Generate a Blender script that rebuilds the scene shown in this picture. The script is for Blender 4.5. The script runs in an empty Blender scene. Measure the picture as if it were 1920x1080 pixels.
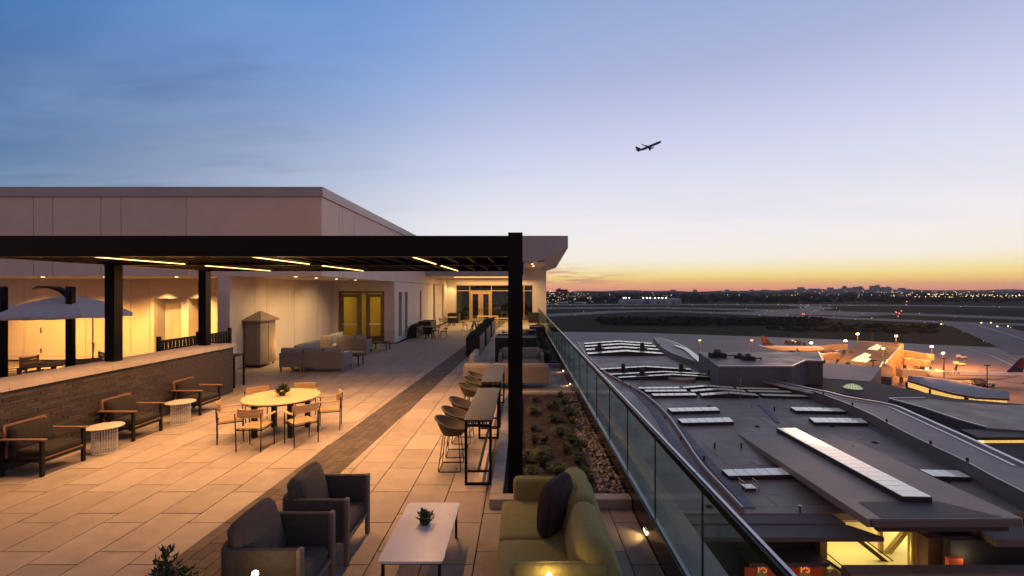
import bpy, math, random
from mathutils import Vector, Matrix
rnd = random.Random(7)
R = math.radians
FL, CX, CY, H = 850.0, 979.0, 545.0, 3.1      # focal length and principal point in photo pixels, eye height (m)

# ------------------------------------------------------------------ camera, sky, sun, exposure
scene = bpy.context.scene
COL = scene.collection
cam = bpy.data.cameras.new('camera')
co = bpy.data.objects.new('camera', cam); COL.objects.link(co)
co.location = (0, 0, H); co.rotation_euler = (R(90), 0, 0)
cam.sensor_width = 36; cam.lens = FL * 36 / 1920
cam.shift_x = (960 - CX) / 1920; cam.shift_y = (CY - 540) / 1920
cam.clip_start = 0.1; cam.clip_end = 60000
scene.camera = co
scene.view_settings.view_transform = 'Standard'; scene.view_settings.look = 'None'
scene.view_settings.exposure = 0.0; scene.view_settings.gamma = 1
scene.view_settings.use_curve_mapping = False
scene.cycles.max_bounces = 6; scene.cycles.diffuse_bounces = 3; scene.cycles.glossy_bounces = 3
scene.cycles.transparent_max_bounces = 8; scene.cycles.volume_bounces = 0
scene.cycles.caustics_reflective = False; scene.cycles.caustics_refractive = False
scene.cycles.sample_clamp_indirect = 4

def lin(c):
    return tuple(((v/255)/12.92 if v/255 <= .04045 else ((v/255+.055)/1.055)**2.4) for v in c) + (1,)

world = bpy.data.worlds.new('World'); scene.world = world; world.use_nodes = True
wn = world.node_tree.nodes; wl = world.node_tree.links; wn.clear()
def wnode(t, **k):
    n = wn.new(t)
    for a, b in k.items(): setattr(n, a, b)
    return n
def wmath(op, a, b=None, c=None, clamp=False):
    n = wnode('ShaderNodeMath', operation=op, use_clamp=clamp)
    for i, v in enumerate((a, b, c)):
        if v is None: continue
        if isinstance(v, (int, float)): n.inputs[i].default_value = v
        else: wl.new(v, n.inputs[i])
    return n.outputs[0]
def wmap(v, a, b, c=0, d=1, smooth=True):
    n = wnode('ShaderNodeMapRange', interpolation_type='SMOOTHSTEP' if smooth else 'LINEAR')
    wl.new(v, n.inputs[0])
    for i, x in enumerate((a, b, c, d)): n.inputs[i+1].default_value = x
    return n.outputs[0]
def wramp(fac, stops):
    n = wnode('ShaderNodeValToRGB'); e = n.color_ramp.elements
    while len(e) > 1: e.remove(e[-1])
    for i, (p, c) in enumerate(stops):
        el = e[0] if i == 0 else e.new(p)
        el.position = p; el.color = lin(c)
    wl.new(fac, n.inputs[0]); return n.outputs[0]
def wmix(f, a, b, mode='MIX'):
    n = wnode('ShaderNodeMix', data_type='RGBA', blend_type=mode)
    if isinstance(f, (int, float)): n.inputs[0].default_value = f
    else: wl.new(f, n.inputs[0])
    for s, v in ((n.inputs[6], a), (n.inputs[7], b)):
        if isinstance(v, tuple): s.default_value = v
        else: wl.new(v, s)
    return n.outputs[2]
tc = wnode('ShaderNodeTexCoord'); sp = wnode('ShaderNodeSeparateXYZ'); wl.new(tc.outputs['Generated'], sp.inputs[0])
dx, dy, dz = sp.outputs
hl = wmath('SQRT', wmath('MAXIMUM', wmath('ADD', wmath('MULTIPLY', dx, dx), wmath('MULTIPLY', dy, dy)), 1e-6))
ga = R(33)
dot = wmath('DIVIDE', wmath('ADD', wmath('MULTIPLY', dx, math.sin(ga)), wmath('MULTIPLY', dy, math.cos(ga))), hl)
s = wmath('MAXIMUM', dz, 0.0)
rampR = wramp(s, [(0, (256,158,128)), (.009, (266,186,136)), (.018, (266,212,124)), (.030, (264,234,142)), (.046, (259,243,196)), (.066, (256,247,232)),
                  (.128, (247,241,244)), (.195, (231,231,242)), (.25, (219,222,242)), (.33, (200,205,234)), (.42, (174,184,222)), (.52, (154,174,214)), (1, (78,74,92))])
rampM = wramp(s, [(0, (240,134,130)), (.010, (260,164,138)), (.022, (262,196,138)), (.036, (259,222,160)), (.052, (254,230,200)), (.075, (251,241,232)), (.13, (240,240,245)), (.2, (220,225,240)),
                  (.26, (200,211,236)), (.34, (170,189,228)), (.46, (132,168,222)), (.56, (106,148,212)), (1, (74,72,92))])
rampL = wramp(s, [(0, (150,125,135)), (.06, (150,152,172)), (.12, (120,145,178)), (.20, (80,118,164)), (.3, (66,108,160)), (.42, (60,116,182)), (.5, (60,116,186)), (1, (70,68,88))])
rampB = wramp(s, [(0, (120,98,104)), (.08, (186,138,134)), (.2, (200,158,148)), (.4, (140,122,132)), (1, (74,70,88))])
m0 = wmap(dot, -.6, .1); m1 = wmap(dot, -.02, .93); m2 = wmap(dot, .55, .99)
sky = wmix(m0, rampB, rampL); sky = wmix(m1, sky, rampM); sky = wmix(m2, sky, rampR)
# thin cirrus streaks, laid out on the sky plane overhead
def wnoise(sx, sy, sz, scale, det, rough, off=0):
    mp = wnode('ShaderNodeMapping'); mp.inputs['Scale'].default_value = (sx, sy, sz); mp.inputs['Location'].default_value = (off, off*.7, 0)
    mp.inputs['Rotation'].default_value = (0, 0, R(-12))
    cb = wnode('ShaderNodeCombineXYZ'); zz = wmath('ADD', s, .12)
    wl.new(wmath('DIVIDE', dx, zz), cb.inputs[0]); wl.new(wmath('DIVIDE', dy, zz), cb.inputs[1])
    wl.new(cb.outputs[0], mp.inputs[0]); n = wnode('ShaderNodeTexNoise'); wl.new(mp.outputs[0], n.inputs[0])
    n.inputs['Scale'].default_value = scale; n.inputs['Detail'].default_value = det; n.inputs['Roughness'].default_value = rough
    n.inputs['Distortion'].default_value = .35
    return n.outputs[0]
c1 = wnoise(.45, 1.2, 1, .9, 5, .6); c2 = wnoise(.6, 2.2, 1, 1.6, 4, .55, 7)
lowm = wmap(s, .04, .13)
sky = wmix(wmath('MULTIPLY', wmath('MULTIPLY', wmap(c1, .46, .74), lowm), wmap(dot, 1.0, .35, .10, .38)), sky, lin((150,184,224)))
sky = wmix(wmath('MULTIPLY', wmath('MULTIPLY', wmap(c2, .5, .72), lowm), wmap(dot, .8, .3, .0, .26)), sky, lin((62,96,140)))
# low mauve wisps over the horizon, away from the brightest glow
cz = wnode('ShaderNodeCombineXYZ'); wl.new(wmath('MULTIPLY', wmath('DIVIDE', dx, hl), 5), cz.inputs[0]); wl.new(wmath('MULTIPLY', s, 75), cz.inputs[1])
nw = wnode('ShaderNodeTexNoise'); wl.new(cz.outputs[0], nw.inputs[0]); nw.inputs['Scale'].default_value = 1.9; nw.inputs['Detail'].default_value = 4; nw.inputs['Distortion'].default_value = .6
wband = wmath('MULTIPLY', wmap(s, .006, .018), wmap(s, .062, .035))
sky = wmix(wmath('MULTIPLY', wmath('MULTIPLY', wmap(nw.outputs[0], .44, .62), wband), wmap(dot, .975, .87, .0, .8)), sky, lin((218,138,130)))
bg = wnode('ShaderNodeBackground'); wl.new(sky, bg.inputs[0]); bg.inputs[1].default_value = 1.0
wo = wnode('ShaderNodeOutputWorld'); wl.new(bg.outputs[0], wo.inputs[0])

sl = bpy.data.lights.new('sun', 'SUN'); sl.energy = 0.2; sl.angle = R(12); sl.color = (1, .55, .3)
so = bpy.data.objects.new('sun', sl); COL.objects.link(so)
so.rotation_euler = Vector((-math.sin(ga), -math.cos(ga), -math.tan(R(2.5)))).to_track_quat('-Z', 'Y').to_euler()

# ------------------------------------------------------------------ helpers
def F(px, py, z=0.0):                 # the point at height z seen at photo pixel (px, py)
    Y = FL*(H-z)/(py-CY); return Vector(((px-CX)*Y/FL, Y, z))
def P(px, py, Y):
    return Vector(((px-CX)*Y/FL, Y, H-(py-CY)*Y/FL))

class MB:
    def __init__(s): s.v = []; s.f = []; s.m = Matrix()
    def add(s, vs, fs):
        b = len(s.v); s.v += [s.m @ Vector(v) for v in vs]; s.f += [tuple(b+i for i in f) for f in fs]; return s
    def box(s, x0, x1, y0, y1, z0, z1):
        return s.add([(x0,y0,z0),(x1,y0,z0),(x1,y1,z0),(x0,y1,z0),(x0,y0,z1),(x1,y0,z1),(x1,y1,z1),(x0,y1,z1)],
                     [(0,3,2,1),(4,5,6,7),(0,1,5,4),(1,2,6,5),(2,3,7,6),(3,0,4,7)])
    def prism(s, poly, z0, z1):
        n = len(poly)
        a = sum(poly[i][0]*poly[(i+1)%n][1]-poly[(i+1)%n][0]*poly[i][1] for i in range(n))
        if a < 0: poly = poly[::-1]
        zt = z1 if hasattr(z1, '__len__') else [z1]*n
        if a < 0 and hasattr(z1, '__len__'): zt = zt[::-1]
        return s.add([(p[0],p[1],z0) for p in poly]+[(p[0],p[1],zt[i]) for i, p in enumerate(poly)],
                     [tuple(range(n))[::-1], tuple(range(n, 2*n))]+[(i,(i+1)%n,n+(i+1)%n,n+i) for i in range(n)])
    def poly(s, pts): return s.add(pts, [tuple(range(len(pts)))])
    def bar(s, p, q, w, h, up=(0,0,1)):
        p = Vector(p); q = Vector(q); d = (q-p).normalized(); u = Vector(up)
        if abs(d.dot(u)) > .95: u = Vector((0,1,0))
        a = d.cross(u).normalized(); b = a.cross(d).normalized()
        vs = [e + a*(i*w/2) + b*(j*h/2) for e in (p, q) for i, j in ((-1,-1),(1,-1),(1,1),(-1,1))]
        return s.add(vs, [(0,1,2,3),(7,6,5,4),(0,4,5,1),(1,5,6,2),(2,6,7,3),(3,7,4,0)])
    def tube(s, pts, r, n=8, closed=False, caps=True):
        pts = [Vector(p) for p in pts]; m = len(pts); rs = r if hasattr(r, '__len__') else [r]*m
        vs = []; fs = []; prev = None
        for i, p in enumerate(pts):
            if closed: d = (pts[(i+1)%m]-pts[i-1]).normalized()
            else: d = (pts[min(i+1,m-1)]-pts[max(i-1,0)]).normalized()
            if prev is None:
                u = Vector((0,0,1)) if abs(d.z) < .9 else Vector((1,0,0)); a = d.cross(u).normalized()
            else: a = (prev - d*prev.dot(d)).normalized()
            prev = a; b = d.cross(a)
            vs += [p + (a*math.cos(2*math.pi*k/n) + b*math.sin(2*math.pi*k/n))*rs[i] for k in range(n)]
        for i in range(m if closed else m-1):
            for k in range(n):
                j = (i+1) % m; fs.append((i*n+k, j*n+k, j*n+(k+1)%n, i*n+(k+1)%n)[::-1])
        if caps and not closed: fs += [tuple(range(n))[::1], tuple(range((m-1)*n, m*n))[::-1]]
        return s.add(vs, fs)
    def lathe(s, prof, n=24, c=(0,0,0), ax=None):
        vs = []; fs = []; m = len(prof)
        for r, z in prof:
            for k in range(n):
                a = 2*math.pi*k/n
                v = (r*math.cos(a), r*math.sin(a), z) if ax is None else (z, r*math.cos(a), r*math.sin(a))
                vs.append((v[0]+c[0], v[1]+c[1], v[2]+c[2]))
        for i in range(m-1):
            for k in range(n): fs.append((i*n+k, i*n+(k+1)%n, (i+1)*n+(k+1)%n, (i+1)*n+k))
        fs += [tuple(range(n))[::-1], tuple(range((m-1)*n, m*n))]
        return s.add(vs, fs)
    def cush(s, c, size, r=.04, puff=0, M=None):
        hx, hy, hz = [v/2 for v in size]; hs = (hx, hy, hz)
        def ax(h):
            rr = min(r, h*.98); mid = [-h+rr+(2*h-2*rr)*t for t in (0, .2, .5, .8, 1)]
            return [-h, -h+.12*rr, -h+.45*rr] + mid + [h-.45*rr, h-.12*rr, h]
        vs = []; fs = []; idx = {}
        def pt(p):
            k = tuple(round(v, 5) for v in p)
            if k in idx: return idx[k]
            inn = Vector([max(-(hs[i]-min(r,hs[i]*.98)), min(hs[i]-min(r,hs[i]*.98), p[i])) for i in range(3)])
            d = Vector(p)-inn; q = inn + d.normalized()*min(r, min(hs)*.98) if d.length > 1e-6 else Vector(p)
            if puff:
                u = [max(0, 1-(p[i]/hs[i])**2) for i in range(3)]
                for i in range(3):
                    j, k2 = (i+1)%3, (i+2)%3
                    q[i] += puff*(p[i]/hs[i])*u[j]**.6*u[k2]**.6*(1 if hs[i] == min(hs) else .35)
            idx[k] = len(vs); v = q
            if M: v = M @ q
            vs.append(Vector(v)+Vector(c)); return idx[k]
        for i in range(3):
            j, k = (i+1)%3, (i+2)%3; A, B = ax(hs[j]), ax(hs[k])
            for sgn in (-1, 1):
                for a in range(len(A)-1):
                    for b in range(len(B)-1):
                        q = []
                        for (u, w) in ((a,b),(a+1,b),(a+1,b+1),(a,b+1)):
                            p = [0,0,0]; p[i] = sgn*hs[i]; p[j] = A[u]; p[k] = B[w]; q.append(pt(p))
                        fs.append(tuple(q) if sgn > 0 else tuple(q[::-1]))
        return s.add(vs, fs)
    def build(s, name, mat, parent=None, smooth=True, kind=None, loc=None, ang=40):
        me = bpy.data.meshes.new(name); me.from_pydata([tuple(v) for v in s.v], [], s.f)
        me.materials.append(mat)
        if smooth:
            me.polygons.foreach_set('use_smooth', [True]*len(me.polygons)); me.set_sharp_from_angle(angle=R(ang))
        me.update()
        o = bpy.data.objects.new(name, me); COL.objects.link(o); o.parent = parent
        if kind: o['kind'] = kind
        if loc is not None: o.location = loc
        return o
def tag(o, label=None, cat=None, group=None, kind=None):
    if label: o['label'] = label
    if cat: o['category'] = cat
    if group: o['group'] = group
    if kind: o['kind'] = kind
    return o
def thing(name, label, cat, loc=(0,0,0), rz=0, group=None):
    o = bpy.data.objects.new(name, None); COL.objects.link(o); o.location = loc; o.rotation_euler = (0,0,rz)
    o.empty_display_size = .2
    return tag(o, label, cat, group)
def inst(name, src, parent, loc=(0,0,0), rot=(0,0,0), label=None):   # another piece that shares src's mesh
    o = bpy.data.objects.new(name, src.data); COL.objects.link(o); o.parent = parent
    o.location = loc; o.rotation_euler = rot
    if label: o['label'] = label
    return o
def dup(root, loc=None, rz=None, label=None, group=None):
    def cp(o, par):
        c = o.copy(); COL.objects.link(c); c.parent = par
        for ch in o.children: cp(ch, c)
        return c
    r = cp(root, None)
    if loc is not None: r.location = loc
    if rz is not None: r.rotation_euler = (0,0,rz)
    if label: r['label'] = label
    if group: r['group'] = group
    return r

# ------------------------------------------------------------------ materials
MATS = {}
def mat(name, c, c2=None, rough=.6, metal=0, scale=6, det=4, bump=0, bscale=80, emis=None, estr=0, rand=0, spec=.5, sample=True,
        obj=False, stretch=(1,1,1), sheen=0, rvar=0, coat=0, dirt=None, grain=0, wrinkle=0):
    m = bpy.data.materials.new(name); m.use_nodes = True; N = m.node_tree.nodes; L = m.node_tree.links
    b = N['Principled BSDF']; b.inputs['Roughness'].default_value = rough; b.inputs['Metallic'].default_value = metal
    b.inputs['Specular IOR Level'].default_value = spec; b.inputs['Coat Weight'].default_value = coat
    if sheen: b.inputs['Sheen Weight'].default_value = sheen
    c = tuple(c)+(1,) if len(c) == 3 else c
    tcn = N.new('ShaderNodeTexCoord'); mp = N.new('ShaderNodeMapping'); mp.inputs['Scale'].default_value = stretch
    if obj: L.new(tcn.outputs['Object'], mp.inputs[0])
    else:
        g = N.new('ShaderNodeNewGeometry'); L.new(g.outputs['Position'], mp.inputs[0])
    out = None
    def noise(sc, dt, ro=.6):
        n = N.new('ShaderNodeTexNoise'); n.inputs['Scale'].default_value = sc; n.inputs['Detail'].default_value = dt
        n.inputs['Roughness'].default_value = ro; L.new(mp.outputs[0], n.inputs[0]); return n.outputs[0]
    def mrange(v, a, b2, c3, d):
        n = N.new('ShaderNodeMapRange'); L.new(v, n.inputs[0])
        for i, x in enumerate((a, b2, c3, d)): n.inputs[i+1].default_value = x
        return n.outputs[0]
    def mix(f, a, b2, mode='MIX'):
        n = N.new('ShaderNodeMix'); n.data_type = 'RGBA'; n.blend_type = mode
        if isinstance(f, (int, float)): n.inputs[0].default_value = f
        else: L.new(f, n.inputs[0])
        for sck, v in ((n.inputs[6], a), (n.inputs[7], b2)):
            if isinstance(v, tuple): sck.default_value = v
            else: L.new(v, sck)
        return n.outputs[2]
    b.inputs['Base Color'].default_value = c
    cur = None
    if c2 is not None:
        c2 = tuple(c2)+(1,) if len(c2) == 3 else c2
        cur = mix(mrange(noise(scale, det), .32, .68, 0, 1), c, c2)
    if dirt:
        cur = mix(mrange(noise(dirt[0], 5, .7), .5, .75, 0, dirt[1]), cur if cur is not None else c, tuple(dirt[2])+(1,))
    if grain:
        gv = mrange(noise(150, 2, .8), .3, .7, 1-grain, 1+grain); cb = N.new('ShaderNodeCombineXYZ')
        for i in range(3): L.new(gv, cb.inputs[i])
        cur = mix(1.0, cur if cur is not None else c, cb.outputs[0], 'MULTIPLY')
    if rand:
        oi = N.new('ShaderNodeObjectInfo'); v = mrange(oi.outputs['Random'], 0, 1, 1-rand, 1+rand)
        cb = N.new('ShaderNodeCombineXYZ')
        for i in range(3): L.new(v, cb.inputs[i])
        cur = mix(1.0, cur if cur is not None else c, cb.outputs[0], 'MULTIPLY')
    if cur is not None: L.new(cur, b.inputs['Base Color'])
    if rvar: L.new(mrange(noise(scale*1.7, 3), .3, .7, max(.02, rough-rvar), min(1, rough+rvar)), b.inputs['Roughness'])
    if bump:
        bn = N.new('ShaderNodeBump'); bn.inputs['Strength'].default_value = bump; bn.inputs['Distance'].default_value = .01
        L.new(noise(bscale, 3), bn.inputs['Height']); L.new(bn.outputs[0], b.inputs['Normal'])
        if wrinkle:
            b2 = N.new('ShaderNodeBump'); b2.inputs['Strength'].default_value = wrinkle; b2.inputs['Distance'].default_value = .05
            L.new(noise(7, 4, .55), b2.inputs['Height']); L.new(b2.outputs[0], bn.inputs['Normal'])
    if emis is not None:
        b.inputs['Emission Color'].default_value = tuple(emis)+(1,); b.inputs['Emission Strength'].default_value = estr
        if not sample: m.cycles.emission_sampling = 'NONE'
    MATS[name] = m; return m
def glassmat(name, tint, refl=(.9,.95,1), fres=.8, rough=.0, base=.04):
    m = bpy.data.materials.new(name); m.use_nodes = True; N = m.node_tree.nodes; L = m.node_tree.links; N.clear()
    o = N.new('ShaderNodeOutputMaterial'); mx = N.new('ShaderNodeMixShader'); t = N.new('ShaderNodeBsdfTransparent'); g = N.new('ShaderNodeBsdfGlossy')
    t.inputs[0].default_value = tuple(tint)+(1,); g.inputs[0].default_value = tuple(refl)+(1,); g.inputs['Roughness'].default_value = rough
    f = N.new('ShaderNodeLayerWeight'); pw = N.new('ShaderNodeMath'); pw.operation = 'POWER'; pw.inputs[1].default_value = 5; L.new(f.outputs['Facing'], pw.inputs[0])
    ad = N.new('ShaderNodeMath'); ad.operation = 'MULTIPLY_ADD'; ad.use_clamp = True; ad.inputs[1].default_value = fres; ad.inputs[2].default_value = base; L.new(pw.outputs[0], ad.inputs[0])
    L.new(ad.outputs[0], mx.inputs[0]); L.new(t.outputs[0], mx.inputs[1]); L.new(g.outputs[0], mx.inputs[2]); L.new(mx.outputs[0], o.inputs[0])
    return m

M_slab = mat('pale_concrete_slab', (.33,.27,.225), (.28,.23,.19), rough=.75, scale=3.1, bump=.25, bscale=140, rand=.12, dirt=(1.3,.55,(.17,.138,.115)), rvar=.12, grain=.2)
M_joint = mat('joint_bed', (.012,.01,.009), rough=.95, spec=.1)
M_paver = mat('brown_paver', (.088,.064,.052), (.064,.048,.041), rough=.8, scale=9, bump=.3, bscale=120, rand=.25, grain=.25, dirt=(2,.4,(.04,.03,.026)))
M_brick = mat('slate_brick', (.062,.046,.039), (.036,.028,.026), rough=.7, scale=14, bump=.6, bscale=60, rand=.38)
M_mortar = mat('mortar', (.05,.042,.038), rough=.95)
M_cap = mat('limestone_cap', (.50,.42,.35), (.43,.36,.3), rough=.7, scale=5, bump=.15, rand=.05)
M_curb = mat('curb_stone', (.40,.345,.31), (.34,.29,.26), rough=.75, scale=6, bump=.2, rand=.05)
M_wall = mat('precast_panel', (.66,.575,.49), (.62,.54,.46), rough=.85, scale=1.3, bump=.12, bscale=90, rand=.03, grain=.06, dirt=(.5,.25,(.44,.37,.32)))
M_wallj = mat('panel_joint', (.16,.13,.11), rough=.9)
M_cop = mat('metal_coping', (.37,.37,.375), (.33,.33,.335), rough=.5, metal=.1, scale=.8)
M_black = mat('black_powder_coat', (.0018,.0020,.0028), (.003,.003,.004), rough=.33, scale=7, spec=.13)
M_blackm = mat('black_matt_metal', (.006,.006,.007), rough=.5, spec=.3)
M_planter = mat('dark_planter', (.012,.011,.012), (.017,.016,.015), rough=.6, scale=5, bump=.1)
M_teak = mat('teak', (.50,.33,.175), (.40,.25,.125), rough=.5, scale=18, stretch=(1,6,6), obj=True, rand=.1, bump=.1, bscale=60)
M_dteak = mat('dark_teak', (.30,.155,.085), (.22,.11,.06), rough=.5, scale=18, stretch=(1,6,6), obj=True, bump=.1, bscale=60)
M_teakt = mat('teak_table', (.60,.42,.24), (.52,.34,.18), rough=.45, scale=10, stretch=(1,9,1), obj=True, rand=.06, bump=.08, bscale=60)
M_dkfab = mat('charcoal_fabric', (.022,.017,.014), (.016,.013,.011), rough=.95, scale=50, bump=.5, wrinkle=.4, grain=.12, bscale=300)
M_gyfab = mat('taupe_fabric', (.085,.068,.058), (.065,.053,.045), rough=.95, scale=40, bump=.5, wrinkle=.4, grain=.12, bscale=260)
M_grfab = mat('olive_fabric', (.27,.24,.07), (.23,.205,.06), rough=.95, scale=40, bump=.5, wrinkle=.4, grain=.12, bscale=260, sheen=.15)
M_plum = mat('plum_fabric', (.035,.018,.022), (.025,.014,.018), rough=.95, scale=40, bump=.4, wrinkle=.4, grain=.12, bscale=260)
M_ltfab = mat('stone_fabric', (.30,.27,.245), (.26,.235,.21), rough=.95, scale=30, bump=.4, wrinkle=.4, grain=.12, bscale=200)
M_ltpan = mat('taupe_panel', (.22,.195,.175), (.19,.168,.15), rough=.8, scale=20, bump=.3, bscale=200)
M_wood = mat('grey_oak', (.20,.15,.115), (.15,.11,.085), rough=.6, scale=20, stretch=(1,1,6), obj=True)
M_marble = mat('white_marble', (.72,.68,.68), (.62,.58,.6), rough=.28, scale=3.5, det=8, dirt=(2.2,.35,(.4,.37,.4)))
M_white = mat('white_wire', (.75,.72,.68), rough=.45)
M_bartop = mat('bar_top', (.042,.038,.038), (.034,.031,.031), rough=.5, spec=.3, scale=12)
M_basket = mat('woven_basket', (.06,.045,.035), (.035,.027,.022), rough=.6, scale=60, bump=1, bscale=110)
M_mulch = mat('bark_mulch', (.026,.0135,.010), (.014,.008,.007), rough=.95, scale=25, bump=1, bscale=45)
M_peb = mat('river_pebble', (.20,.165,.135), (.13,.108,.092), rough=.55, scale=25, rand=.55, bump=.1)
M_leaf = mat('dark_leaf', (.035,.06,.022), (.02,.038,.015), rough=.6, scale=8, rand=.2)
M_leaf2 = mat('succulent_leaf', (.10,.15,.06), (.05,.085,.035), rough=.5, scale=20)
M_grasst = mat('tuft_grass', (.075,.078,.03), (.032,.042,.018), rough=.8, scale=9, rand=.4)
M_canvas = mat('umbrella_canvas', (.62,.55,.54), (.56,.5,.48), rough=.9, scale=4)
M_frame = mat('bronze_door_frame', (.17,.12,.08), (.14,.1,.07), rough=.4, metal=.3, scale=5)
M_gold = mat('warm_door_frame', (.45,.3,.15), rough=.4, metal=.2)
M_steel = mat('steel', (.5,.48,.46), rough=.3, metal=1)
M_railcap = mat('rail_cap', (.62,.58,.56), (.52,.49,.48), rough=.28, metal=.85, scale=.6)
M_door = mat('painted_door', (.55,.45,.35), rough=.6)
G_rail = glassmat('railing_glass', (.82,.91,.88), (.75,.88,.84), .45, base=.035)
G_win = glassmat('window_glass', (.62,.70,.64), (.8,.9,1), .8, base=.10)
G_door = glassmat('door_glass', (.90,.83,.55), (.8,.9,.8), .6, base=.03)
G_dark = mat('dark_window', (.012,.016,.02), rough=.08, spec=.8)
WARM = (1, .62, .24)
E_led = mat('led_strip_glow', (1,.6,.2), emis=(1,.60,.20), estr=5)
E_lamp = mat('lamp_glow', (1,.8,.5), emis=(1,.72,.36), estr=7)

def light(kind, loc, energy, color=WARM, size=.1, sy=None, aim=None, spot=None, blend=.6, name='lamp_light', parent=None, spread=None):
    l = bpy.data.lights.new(name, kind); l.energy = energy; l.color = color
    if kind == 'AREA':
        l.size = size
        if sy: l.shape = 'RECTANGLE'; l.size_y = sy
        if spread: l.spread = spread
    else: l.shadow_soft_size = size
    if kind == 'SPOT': l.spot_size = R(spot or 90); l.spot_blend = blend
    o = bpy.data.objects.new(name, l); COL.objects.link(o); o.location = loc; o.parent = parent
    if aim is not None: o.rotation_euler = Vector(aim).to_track_quat('-Z', 'Y').to_euler()
    return o
HAZE = 0.00003
# ------------------------------------------------------------------ hotel body and terrace floor
XG = 1.60                                     # glass line
hotel = MB(); hotel.prism([(-24,1.2),(1.55,1.2),(1.55,60),(-24,60)], -42, -.08)
tag(hotel.build('hotel_block', M_wallj, smooth=False), kind='structure')
ledge = MB().box(1.652, 2.26, 1.2, 45.4, -.5, -.02).box(1.56, 2.2, 1.2, 45.4, -42, -.51)
tag(ledge.build('outer_ledge', M_curb, smooth=False), kind='structure')

floor = MB().box(-20, 1.55, 1.3, 46.5, -.079, -.031).build('terrace_floor', M_joint, smooth=False, kind='structure')
def stripe_x(Y, side): return (-3.90 + .0392*(Y-8.24)) if side == 0 else (-3.072 + .0385*(Y-8.24))
def clip(poly, f):                            # keep the side where f(p) >= 0
    out = []
    for i, p in enumerate(poly):
        q = poly[(i+1) % len(poly)]; a, b = f(p), f(q)
        if a >= 0: out.append(p)
        if (a >= 0) != (b >= 0):
            t = a/(a-b); out.append((p[0]+(q[0]-p[0])*t, p[1]+(q[1]-p[1])*t))
    return out
def area(poly): return abs(sum(poly[i][0]*poly[(i+1)%len(poly)][1]-poly[(i+1)%len(poly)][0]*poly[i][1] for i in range(len(poly))))/2
BED1 = (-.47, 1.56, 6.43, 13.4); BED2 = (-.3, 1.56, 18.3, 33.5)
def inside(p, r, e=.1): return r[0]-e < p[0] < r[1]+e and r[2]-e < p[1] < r[3]+e
slabs = []
g = .0068
def strips():
    x = -.546; k = 0
    while x > -4.2: yield x-.592, x, k % 2, 1; x -= .592; k += 1
    x = -.546; k = 1
    while x < 1.55: yield x, min(x+.592, 1.558), k % 2, 1; x += .592; k += 1
    x = -2.176; k = 1
    while x > -20: yield x-.572, x, k % 2, 0; x -= .572; k += 1
for xa, xb, ph, side in strips():
    y = (6.985 if ph == 0 else 7.238) - .9275*6
    while y < 45.5:
        c = ((xa+xb)/2, y+.46)
        ok = not (inside(c, BED1, 0) or inside(c, BED2, 0)) and c[1] > 1.9
        if c[0] < -7.6 and c[1] > 26.9: ok = False
        if c[0] < -11.3 and c[1] > 18.7: ok = False
        if ok:
            q = [(xa+g,y+g),(xb-g,y+g),(xb-g,y+.9275-g),(xa+g,y+.9275-g)]
            q2 = clip(q, (lambda p: stripe_x(p[1], 0)-.004-p[0]) if side == 0 else (lambda p: p[0]-stripe_x(p[1], 1)-.004))
            if len(q2) > 2 and area(q2) > .004: slabs.append((c, q2, len(q2) == 4 and abs(area(q2)-area(q)) < 1e-5))
        elif c[1] > 1.9 and (inside(c, BED1, 0) or inside(c, BED2, 0)):          # slabs cut along the kerbs of the beds
            B = BED1 if inside(c, BED1, 0) else BED2; q = [(xa+g,y+g),(xb-g,y+g),(xb-g,y+.9275-g),(xa+g,y+.9275-g)]
            for f_ in (lambda p: B[2]-p[1], lambda p: p[1]-B[3]):
                q2 = clip(q, f_)
                if len(q2) > 2 and area(q2) > .004: slabs.append((c, q2, False))
            q2 = clip(clip(clip(q, lambda p: B[0]-p[0]), lambda p: p[1]-B[2]), lambda p: B[3]-p[1])
            if len(q2) > 2 and area(q2) > .004: slabs.append((c, q2, False))
        y += .9275
# slab between the stripe and the first left joint
def proj(c):
    if c[1] < 4.6: return 1e9
    px = CX+c[0]*FL/c[1]
    if px < -60 or px > 1980: return 1e9
    if c[0] < -9.3 and c[1] < 14: return 1e8
    return c[1]
slabs.sort(key=lambda t: proj(t[0]))
base = {}
rest = MB()
for i, (c, q, full) in enumerate(slabs):
    dzz = rnd.uniform(-.0012, .0012)
    if i < 300:
        mb = MB().prism([(p[0]-c[0], p[1]-c[1]) for p in q], -.031, 0)
        if full:
            key = round(q[1][0]-q[0][0], 3)
            if key not in base: o = base[key] = mb.build('paving_slab', M_slab, floor, smooth=False)
            else: o = inst('paving_slab', base[key], floor)
        else: o = mb.build('paving_slab', M_slab, floor, smooth=False)
        o.location = (c[0], c[1], dzz)
    else: rest.prism(q, -.031, dzz)
rest.build('distant_paving', M_slab, floor, smooth=False, kind='stuff')
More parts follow.
